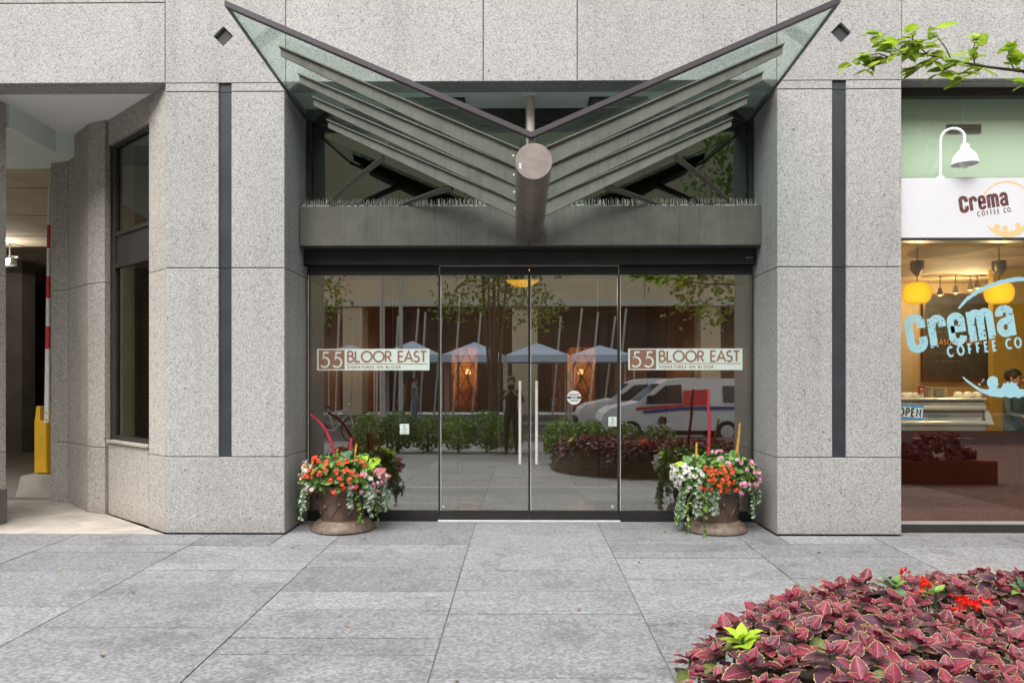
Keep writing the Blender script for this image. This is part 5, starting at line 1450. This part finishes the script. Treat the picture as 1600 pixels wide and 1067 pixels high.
def put_leaf(p, dirv, s):
    nrm = Vector((U(-.55, .55), U(-.85, .15), 1)); m = frame_mat(nrm, dirv).to_4x4() @ Matrix.Scale(s, 4); m.translation = p
    inst('leaf', rnd.choice(TL), branch, m)
for ti, tw in enumerate(twigs + [[(1544, 105), (1487, 95), (1450, 86)], [(1431, 83), (1411, 85), (1390, 90), (1371, 99), (1354, 112)]]):
    P = [bp(a, b) for a, b in tw]; P = [q + Vector((0, U(-.05, .05), 0)) for q in P]
    n = 13 if ti < len(twigs) else (6, 18)[ti - len(twigs)]
    for j in range(n):
        f = (j + .7) / n * (len(P) - 1.001); a = P[int(f)]; b = P[int(f) + 1]; q = a.lerp(b, f % 1); d = (b - a).normalized()
        sd = Vector((-d.z, U(-1.2, .3), d.x * .6)) * (1 if j % 2 else -1)
        put_leaf(q, d * .8 + sd + rvec() * .45, U(.05, .11))
    put_leaf(P[-1], (P[-1] - P[-2]) + rvec() * .02, U(.07, .095))
# ------------------------------------------------------------------ the street side, seen in the glass
def md(yo): return (YD - CAM.y) + (YD - yo)               # length of the path camera - glass - object
def mirx(px, yo): return (px - 815) / FOC * md(yo)
def mirz(py, yo): return CAM.z + (595 - py) / FOC * md(yo)
M['op_beige'] = simple('beige precast concrete', (.60, .50, .34), .8, var=.08, scale=.6)
M['op_light'] = simple('pale stone ledge', (.56, .53, .44), .8, var=.06)
M['op_brown'] = simple('dark brown shopfront', (.075, .042, .033), .5, var=.3, scale=.8)
M['op_red'] = simple('red brown panels', (.32, .10, .045), .45, var=.25)
M['op_glass'] = simple('dark office glass', (.03, .035, .04), .12, var=.2)
M['tent'] = simple('pale blue canvas', (.50, .60, .76), .8, var=.05)
M['pole'] = simple('pale pole', (.55, .54, .50), .5, var=.06)
M['van_white'] = simple('white van paint', (.74, .75, .77), .25, var=.02)
M['van_red'] = simple('red stripe', (.60, .03, .04), .35, var=.05)
M['van_blue'] = simple('blue stripe', (.03, .06, .30), .35, var=.05)
M['dry_leaf'] = simple('dry leaf', (.30, .20, .10), .8, var=.4, scale=30)
M['rubber'] = simple('black rubber', (.02, .02, .02), .8)
YO = -27.0
ob = thing('office_block', 'beige concrete office block across the street behind a row of pale tents', 'building', (0, YO, -.25))
zl = mirz(478, YO)
mb = MB()
cuts = [-30 + 6.0 * k for k in range(11)]
for i in range(10):
    for z0, z1 in ((zl + .35, zl + 3.6), (zl + 5.0, zl + 8.6), (zl + 10, zl + 13.6), (zl + 15, zl + 18.6)):
        MB().box(cuts[i] + .015, cuts[i + 1] - .015, YO - .3, YO, z0, z1).build('precast_panel', M['op_beige'], ob)
for z0 in (zl + 3.6, zl + 8.6, zl + 13.6):
    for i in range(10):
        f = MB().box(cuts[i] + .05, cuts[i + 1] - .05, YO - .5, YO - .35, z0, z0 + 1.4).build('window', M['op_glass'], ob)
        MB().box(cuts[i] + 3 - .04, cuts[i] + 3 + .04, YO - .35, YO - .25, z0, z0 + 1.4).build('mullion', M['pole'], f)
MB().box(-30, 30, YO - .3, YO + .15, zl - .02, zl + .33).build('ledge', M['op_light'], ob)
MB().box(-30, 30, YO - 8, YO - .52, zl, zl + 18.6).build('core', M['op_brown'], ob)
MB().box(-30, 30, YO - 3.2, YO - 2.6, -.25, zl).build('shopfront_wall', M['op_brown'], ob)
for px, w_ in ((550, .95), (820, 1.25), (1110, .95), (250, .95), (1390, 1.0)):
    x = mirx(px, YO); MB().box(x - w_ / 2, x + w_ / 2, YO - 1.4, YO - .02, -.25, zl - .03).build('column', M['op_beige'], ob)
for a, b in ((505, 531), (572, 600), (690, 745), (862, 905), (960, 1010), (1040, 1080)):
    MB().box(mirx(a, YO - 2.5), mirx(b, YO - 2.5), YO - 2.59, YO - 2.5, -.2, 2.7).build('door_panel', M['op_red'], ob)
for side, a, b, h in (('left', -58, -31, 15), ('right', 31, 58, 19)):
    nb = thing('neighbour_block', 'tall plain block across the street, far to the ' + side, 'building', ((a + b) / 2, YO - 1, -.25))
    MB().box(a, b, YO - 9, YO - 1, -.25, h).build('wall', M['op_beige'], nb)
    for k in range(5):
        for j in range(4):
            xa = a + 1 + k * 5.2; MB().box(xa, xa + 3.4, YO - 1.001, YO - .95, 1.5 + j * 3.4, 3.6 + j * 3.4).build('window', M['op_glass'], nb)
# tents
tl = ['far left pale blue tent across the street', 'second pale blue tent from the left across the street', 'middle pale blue tent across the street', 'pale blue tent right of the middle one across the street', 'far right pale blue tent across the street']
YTN = -22.5
for i in range(5):
    x0_ = mirx(500, YTN) + i * 2.65; x1_ = x0_ + 2.55; y0_, y1_ = YTN - 1.3, YTN + 1.2; ze, zp = mirz(563, YTN), mirz(538, YTN) + U(-.1, .15)
    t = thing('market_tent', tl[i], 'tent', ((x0_ + x1_) / 2, YTN, -.25), 'tents across the street')
    mb = MB(); ap = ((x0_ + x1_) / 2, YTN, zp); C4 = [(x0_, y0_, ze + .2), (x1_, y0_, ze + .2), (x1_, y1_, ze + .2), (x0_, y1_, ze + .2)]
    for k in range(4):
        a, b = C4[k], C4[(k + 1) % 4]; mb.poly([a, b, ap]); mb.poly([a, b, (b[0], b[1], ze - .1), (a[0], a[1], ze - .1)])
    mb.build('canvas', M['tent'], t)
    for x, y, z in C4: MB().box(x - .03, x + .03, y - .03, y + .03, -.25, ze + .19).build('leg', M['pole'], t)
for i, px in enumerate((527, 549, 618, 646, 660, 682, 712, 742, 868, 897, 925, 948, 968)):
    yo = YO + 1.2; x = mirx(px, yo); z0, z1 = -.25, mirz(484 + (i % 3) * 6, yo)
    t = tag(MB().tube([(x - .15, yo - .2, z0), (x + .22 + .1 * (i % 2), yo + .6, z1)], .05, 8).build('leaning_pole', M['pole'], loc=(x, yo, z0)), 'slim pale pole leaning in front of the office block', 'pole', 'leaning poles across the street')
# lamp posts
for px, yo, r, lab in ((597, -11.0, .075, 'pale street lamp post near the kerb'), (626, -19.4, .09, 'pale street lamp post on the far pavement')):
    x = mirx(px, yo); g = gz(yo) if yo > -11.2 else -.25
    t = thing('lamp_post', lab, 'street lamp', (x, yo, g), 'lamp posts along the street')
    MB().tube([(x, yo, g), (x, yo, 7.5)], [r, r * .7], 12).build('post', M['pole'], t, 40); MB().lathe([(r * 2, 0), (r * 2, .25), (r * 1.2, .3)], (x, yo, g), 14).build('foot', M['pole'], t, 40)
    MB().tube([(x, yo, 7.4), (x, yo - .6, 7.9), (x, yo - 1.6, 8.0)], .04, 8).build('arm', M['pole'], t); MB().cbox(x - .15, x + .15, yo - 2.1, yo - 1.5, 7.9, 8.02).build('lamp_head', M['grille'], t)
# vans
def van(x0_, yo, label, second=False):
    g = -.37; L_ = 4.5; w2 = .9
    t = thing('parked_van', label, 'van', (x0_, yo, g), 'vans parked across the street')
    prof = [(0.02, .34), (0, .62), (.08, .82), (.30, .98), (1.05, 1.14), (1.75, 1.70), (2.0, 1.80), (2.5, 1.85), (4.2, 1.82), (4.42, 1.68), (L_, 1.0), (L_ - .02, .34)]
    def P(x, z, y): return (x0_ + x, y, g + z)
    mb = MB(); n = len(prof)
    ins = [0, 0, 0, .03, .05, .16, .18, .18, .18, .16, .02, 0]
    i0 = len(mb.v); mb.v += [P(x, z, yo - w2 + q) for (x, z), q in zip(prof, ins)]; mb.v += [P(x, z, yo + w2 - q) for (x, z), q in zip(prof, ins)]
    for k in range(n): mb.face((i0 + k, i0 + (k + 1) % n, i0 + n + (k + 1) % n, i0 + n + k))
    for s in (0, n):
        lo = [0, 1, 2, 3, 4, 10, 11]; up = [4, 5, 6, 7, 8, 9, 10]
        for grp in (lo, up):
            q = [i0 + s + k for k in grp]; mb.face(q if s else q[::-1])
    mb.build('body', M['van_white'], t)
    ys = yo + w2           # side towards the building
    def sidepoly(pts, mat, name, off=.006, par=None):
        def yy(z): return ys + off - max(0, (z - 1.0)) / .8 * .17
        b = MB(); b.poly([P(x, z, yy(z)) for x, z in pts]); b.poly([P(x, z, yy(z) - .005) for x, z in pts][::-1]); return b.build(name, M[mat], par or t)
    d = sidepoly([(1.28, 1.16), (1.86, 1.62), (2.32, 1.66), (2.32, 1.12), (1.3, 1.10)], 'op_glass', 'side_window', .012)
    sidepoly([(3.5, 1.14), (3.5, 1.62), (4.2, 1.60), (4.28, 1.14)], 'op_glass', 'side_window', .012)
    sidepoly([(1.2, .90), (2.3, 1.02), (4.4, 1.04), (4.42, .94), (2.3, .92), (1.2, .82)], 'van_blue', 'stripe', .014)
    sidepoly([(1.0, 1.0), (2.36, 1.10), (2.36, 1.03), (1.0, .91)], 'van_red', 'stripe', .014)
    sidepoly([(2.36, 1.05), (2.36, 1.48), (3.1, 1.52), (3.1, 1.06)], 'van_red', 'stripe', .014)
    b = MB(); b.poly([P(1.10, 1.17, yo - .78), P(1.72, 1.665, yo - .70), P(1.72, 1.665, yo + .70), P(1.10, 1.17, yo + .78)]); o = b.build('windscreen', M['op_glass'], t); o.location.z += .012; o.location.x -= .012
    for wx in (.85, 3.6):
        for s in (-1, 1):
            yy = yo + s * (w2 - .10); wmesh = MB().tube([P(wx, .31, yy - .1), P(wx, .31, yy + .115 * s + .0)], .31, 20)
            wo_ = wmesh.build('wheel', M['rubber'], t, 40); MB().tube([P(wx, .31, yy + .116 * s), P(wx, .31, yy + .125 * s)], .19, 14).build('rim', M['alum'], wo_, 40)
    for s in (-1, 1): MB().ball(P(.16, .80, yo + s * .68), .10, .16, .09, 10, 6).build('headlight', M['china'], t, 60)
    MB().cbox(x0_ + 1.3, x0_ + 1.45, ys + .02, ys + .16, g + 1.14, g + 1.34).build('mirror', M['rubber'], t)
    MB().box(x0_ - .03, x0_ + .12, yo - .8, yo + .8, g + .33, g + .55).build('bumper', M['rubber'], t)
    c = MB(); c.tube([P(1.75, .62, ys + .004), P(1.75, .62, ys + .010)], .13, 20); c.build('badge', M['logo_brown'], t)
van(mirx(934, -13.6), -13.6, 'white van with red and blue stripes parked nearer the building')
van(mirx(900, -16.6), -16.6, 'white van with stripes, farther of the two across the street')
# bicycle
def bicycle(x, yo):
    g = gz(yo); t = thing('bicycle', 'pale bicycle leaning by the kerb at the left', 'bicycle', (x, yo, g))
    for s in (-.52, .52):
        c = Vector((x + s, yo, g + .34)); mb = MB(); mb.tube([c + Vector((.33 * math.cos(a), 0, .33 * math.sin(a))) for a in [2 * PI * k / 24 for k in range(25)]], .018, 6, cap=False)
        for k in range(8): a = PI * k / 8; mb.tube([c + Vector((.33 * math.cos(a), 0, .33 * math.sin(a))), c - Vector((.33 * math.cos(a), 0, .33 * math.sin(a)))], .003, 3)
        mb.build('wheel', M['rubber'], t)
    q = lambda a, b: (x + a, yo, g + b)
    mb = MB()
    for a, b in (((-.52, .34), (-.15, .85)), ((-.15, .9), (0, .32)), ((0, .32), (.40, .80)), ((-.12, .78), (.38, .86)), ((.38, .98), (.52, .34)), ((-.52, .34), (0, .32))): mb.tube([q(*a), q(*b)], .02, 6)
    mb.build('frame', M['pole'], t); MB().ball(q(-.16, .93), .12, .07, .03, 10, 5).build('saddle', M['rubber'], t, 60)
    MB().tube([(x + .36, yo - .25, g + 1.02), (x + .40, yo, g + .99), (x + .36, yo + .25, g + 1.02)], .014, 6).build('handlebar', M['pole'], t)
bicycle(mirx(521, -10.6), -10.6)
# hedges
def shrub(x, yo, rx, ry, h, label, mats, n, group):
    g = gz(yo); t = thing('shrub', label, 'shrub', (x, yo, g), group)
    MB().tube([(x, yo, g), (x + .02, yo, g + h * .55)], [.03, .015], 6).build('stem', M['bark'], t)
    mb = MB()
    for _ in range(n):
        v = rvec(); q = U(.3, 1) ** .4; p = Vector((x + v.x * rx * q, yo + v.y * ry * q, g + h * .52 + v.z * h * .48 * q)); s = U(.05, .09)
        leaf4(mb, p, v + rvec() * .8 + Vector((0, 0, .5)), rvec(), s, s * .65, rnd.randrange(len(mats)))
    e = mb.build('foliage', [M[m] for m in mats], t); e['kind'] = 'stuff'
for i, px in enumerate((578, 622, 668, 716, 760, 792)):
    yo = -7.7 + .12 * (i % 2); shrub(mirx(px, yo), yo, .42, .35, .86 + .07 * math.sin(i * 2), ['leafy green shrub at the far left of the pavement bed', 'second leafy green shrub from the left in the pavement bed', 'third leafy green shrub from the left in the pavement bed', 'fourth leafy green shrub from the left in the pavement bed', 'leafy green shrub left of the multi stemmed tree', 'leafy green shrub right beside the multi stemmed tree'][i], ('leaf_green', 'leaf_light', 'leaf_light', 'leaf_green'), 900, 'shrubs of the pavement bed')
for i, (x, yo) in enumerate(((.72, -5.15), (1.25, -5.3), (1.85, -5.25), (2.5, -5.2))):
    shrub(x, yo, .36, .32, .82 - .03 * i, ['leafy shrub at the left end of the coleus bed', 'second leafy shrub behind the coleus', 'third leafy shrub behind the coleus', 'leafy shrub farthest right behind the coleus'][i], ('leaf_light', 'leaf_green', 'coleus_old' if i > 1 else 'leaf_light'), 900, 'shrubs behind the coleus')
# low planter wall by the cafe
M['planter_brown'] = simple('red brown planter', (.20, .075, .045), .5, var=.2, scale=2)
t = thing('planter_box', 'low brown planter box with dark plants opposite the cafe window', 'planter', (5.9, -3.6, gz(-3.6)))
MB().cbox(5.1, 6.72, -3.9, -3.3, gz(-3.9), .26, .02).build('box', M['planter_brown'], t)
mb = MB()
for _ in range(700):
    v = rvec(); p = Vector((5.85 + v.x * .72, -3.6 + v.y * .26, .27 + abs(v.z) * (.35 + .22 * math.sin(5 * v.x)))); s = U(.07, .13); leaf4(mb, p, v + rvec() * .5, rvec(), s, s * .6)
e = mb.build('foliage', M['coleus_old'], t); e['kind'] = 'stuff'
street_tree(mirx(772, -8.7), -8.7, 'multi stemmed street tree on the pavement behind the photographer', [(.0, 0, 5.0, .07), (.35, .1, 4.6, .05), (-.35, -.1, 4.8, .05), (.15, -.25, 5.2, .045), (-.15, .2, 4.4, .045)],
            [(mirx(772, -8.7), -8.8, 3.6, .95), (mirx(712, -8.7), -8.8, 3.2, .6), (mirx(840, -8.7), -8.9, 3.1, .7), (mirx(772, -8.7), -9.0, 4.7, 1.2), (mirx(772, -8.7) + .9, -9.0, 4.4, .9), (mirx(772, -8.7) - .8, -9.1, 4.5, .8)], 2600, .11)
street_tree(-5.0, -8.7, 'slender street tree on the pavement far to the left', [(0, 0, 5.0, .07), (.3, 0, 4.6, .04)], [(-4.7, -8.7, 3.4, .8), (-5.3, -8.8, 4.2, 1.1), (-4.4, -8.6, 4.4, .8)], 1500, .11)

# dry leaves lying on the slabs
for i in range(14):
    x, y = [(-1.0, -2.3), (-2.2, -2.7), (.2, -1.2), (-1.9, -.5), (.9, -.9), (2.4, -.6), (-.3, -3.0), (-3.4, -1.2), (-2.6, -1.7), (3.0, -1.1), (.35, -2.0), (-1.4, -.15), (1.3, .12), (-3.0, -.12)][i]
    mb = MB(); s = U(.022, .042); leaf4(mb, (x, y, gz(y) + .007), Vector((U(-.3, .3), U(-.3, .3), 1)), rvec(), s, s * .6, 0, .4)
    tag(mb.build('dry_leaf', M['dry_leaf'], loc=(x, y, gz(y) + .006)), 'small dry brown leaf lying on the grey paving', 'leaf', 'dry leaves on the paving')
# ------------------------------------------------------------------ people
M['skin'] = simple('skin', (.50, .29, .20), .55, var=.05); M['hair'] = simple('dark hair', (.03, .02, .016), .6)
M['cloth_dark'] = simple('dark clothing', (.03, .028, .03), .9); M['cloth_blue'] = simple('denim blue clothing', (.12, .20, .30), .9); M['cloth_red'] = simple('reddish brown coat', (.30, .10, .06), .9); M['cloth_grey'] = simple('grey clothing', (.22, .22, .23), .9)
def person(x, y, g, face, label, top, bottom, arms, H=1.74):
    "face: heading in radians (0 looks to +y); arms: 'camera', 'down' or 'front'"
    t = thing('person', label, 'person', (x, y, g)); s = H / 1.74
    J = {'pelvis': (0, 0, .94, .145, .105), 'waist': (0, 0, 1.10, .130, .095), 'chest': (0, .01, 1.30, .165, .11), 'neck': (0, .0, 1.47, .060, .06), 'head0': (0, .02, 1.56, .078, .09), 'head1': (0, .02, 1.66, .082, .10), 'head2': (0, .01, 1.72, .05, .06)}
    E = [('pelvis', 'waist'), ('waist', 'chest'), ('chest', 'neck'), ('neck', 'head0'), ('head0', 'head1'), ('head1', 'head2')]
    for sd, nm in ((-1, 'l'), (1, 'r')):
        J['hip' + nm] = (.095 * sd, 0, .88, .095, .095); J['knee' + nm] = (.105 * sd, .015, .48, .062, .062); J['ank' + nm] = (.11 * sd, -.02, .09, .042, .042); J['toe' + nm] = (.125 * sd, .13, .035, .035, .030)
        E += [('pelvis', 'hip' + nm), ('hip' + nm, 'knee' + nm), ('knee' + nm, 'ank' + nm), ('ank' + nm, 'toe' + nm)]
        J['sh' + nm] = (.185 * sd, 0, 1.40, .060, .060)
        el, wr, hd = {'camera': ((.27 * sd, .10, 1.16), (.10 * sd, .27, 1.36), (.055 * sd, .30, 1.42)), 'down': ((.235 * sd, -.02, 1.12), (.25 * sd, .06, .88), (.25 * sd, .08, .80)), 'front': ((.23 * sd, .05, 1.13), (.16 * sd, .27, 1.08), (.12 * sd, .34, 1.07))}[arms]
        J['el' + nm] = el + (.042, .042); J['wr' + nm] = wr + (.028, .03); J['hd' + nm] = hd + (.035, .02)
        E += [('chest', 'sh' + nm), ('sh' + nm, 'el' + nm), ('el' + nm, 'wr' + nm), ('wr' + nm, 'hd' + nm)]
        hv = Vector(hd); wv = Vector(wr); dv = (hv - wv).normalized(); sv = dv.orthogonal().normalized()
        for k in range(4):
            b = hv + sv * (k - 1.5) * .019; J['f%d%s' % (k, nm)] = tuple(b + dv * (.055 + .01 * (k in (1, 2))) + Vector((0, 0, -.008))) + (.0085, .0085); E.append(('hd' + nm, 'f%d%s' % (k, nm)))
        J['th' + nm] = tuple(wv.lerp(hv, .5) - sv * .045 + dv * .02) + (.010, .010); E.append(('wr' + nm, 'th' + nm))
    keys = list(J); me = bpy.data.meshes.new('body'); R_ = Matrix.Rotation(face, 3, 'Z')
    me.from_pydata([tuple(R_ @ (Vector(J[k][:3]) * s)) for k in keys], [(keys.index(a), keys.index(b)) for a, b in E], [])
    o = bpy.data.objects.new('body', me); COL.objects.link(o)
    sk = o.modifiers.new('skin', 'SKIN'); sk.use_smooth_shade = True
    sub = o.modifiers.new('sub', 'SUBSURF'); sub.levels = 1; sub.render_levels = 1
    for i, k in enumerate(keys):
        v = me.skin_vertices[0].data[i]; v.radius = (J[k][3] * s, J[k][4] * s); v.use_root = (k == 'pelvis')
    dg = bpy.context.evaluated_depsgraph_get(); m2 = bpy.data.meshes.new_from_object(o.evaluated_get(dg)); bpy.data.objects.remove(o)
    m2.name = 'body'; m2.materials.clear()
    for m in ('skin', top, bottom, 'rubber'): m2.materials.append(M[m])
    hands = [R_ @ (Vector(J['wr' + n_][:3]) * s) for n_ in 'lr']
    for p in m2.polygons:
        c = p.center; z = c.z / s; p.use_smooth = True
        near = min((c - h).length for h in hands)
        hand = near < .13 * s and (z > 1.3 if arms == 'camera' else True) and (R_.inverted() @ c).y > (.22 if arms != 'down' else -1) * s
        if arms == 'down': hand = z < .90 and abs((R_.inverted() @ c).x) > .19 * s
        p.material_index = 0 if (z > 1.475 or hand) else (1 if z > .97 or abs((R_.inverted() @ c).x) > .185 * s else (3 if z < .08 else 2))
    b = bpy.data.objects.new('body', m2); COL.objects.link(b); b.parent = t
    q = lambda a, b_, c_: Vector((x, y, g)) + R_ @ (Vector((a, b_, c_)) * s)
    mb = MB(); mb.ball((0, 0, 0), .098, .112, .10, 14, 8)
    hm = MB()
    for f, mi in zip(mb.f, mb.m): pass
    hm.ext(mb, q(0, -.012, 1.665), R_, s); hm.build('hair', M['hair'], t, 60)
    fm = MB(); fm.ball(q(0, .118, 1.60), .014, .022, .024, 8, 5)
    for sd in (-1, 1): fm.ball(q(.088 * sd, .015, 1.61), .012, .022, .034, 8, 5)
    fm.build('face_detail', M['skin'], t, 60)
    em = MB()
    for sd in (-1, 1): em.ball(q(.033 * sd, .104, 1.635), .013, .009, .008, 8, 5)
    em.build('eyes', M['rubber'], t, 60)
    mm = MB(); mm.ball(q(0, .108, 1.555), .026, .010, .006, 8, 5); mm.build('mouth', M['cloth_red'], t, 60)
    return t
person(mirx(799, -6.95) , -6.98, gz(-6.98), 0, 'photographer in dark clothes holding a camera up before the doors', 'cloth_dark', 'cloth_dark', 'camera', 1.62)
cx_ = mirx(799, -6.95)
t = thing('camera_body', 'black camera held up by the photographer', 'camera', (cx_, -6.64, 1.26))
MB().cbox(cx_ - .07, cx_ + .07, -6.70, -6.63, 1.22, 1.31).build('body', M['rubber'], t); MB().tube([(cx_, -6.63, 1.262), (cx_, -6.54, 1.262)], .035, 14).build('lens', M['rubber'], t, 40)
person(mirx(628, -20.4), -20.4, -.25, .9, 'pedestrian in a reddish coat on the far pavement', 'cloth_red', 'cloth_dark', 'down')
person(mirx(648, -20.9), -20.9, -.25, -1.2, 'pedestrian in grey on the far pavement beside a red coat', 'cloth_grey', 'cloth_blue', 'down')
pb = at(1584, 600, 2.35)
person(pb.x, 2.35, .003, PI + .5, 'barista in denim blue behind the blue splash on the cafe window', 'cloth_blue', 'cloth_blue', 'front', 1.52)
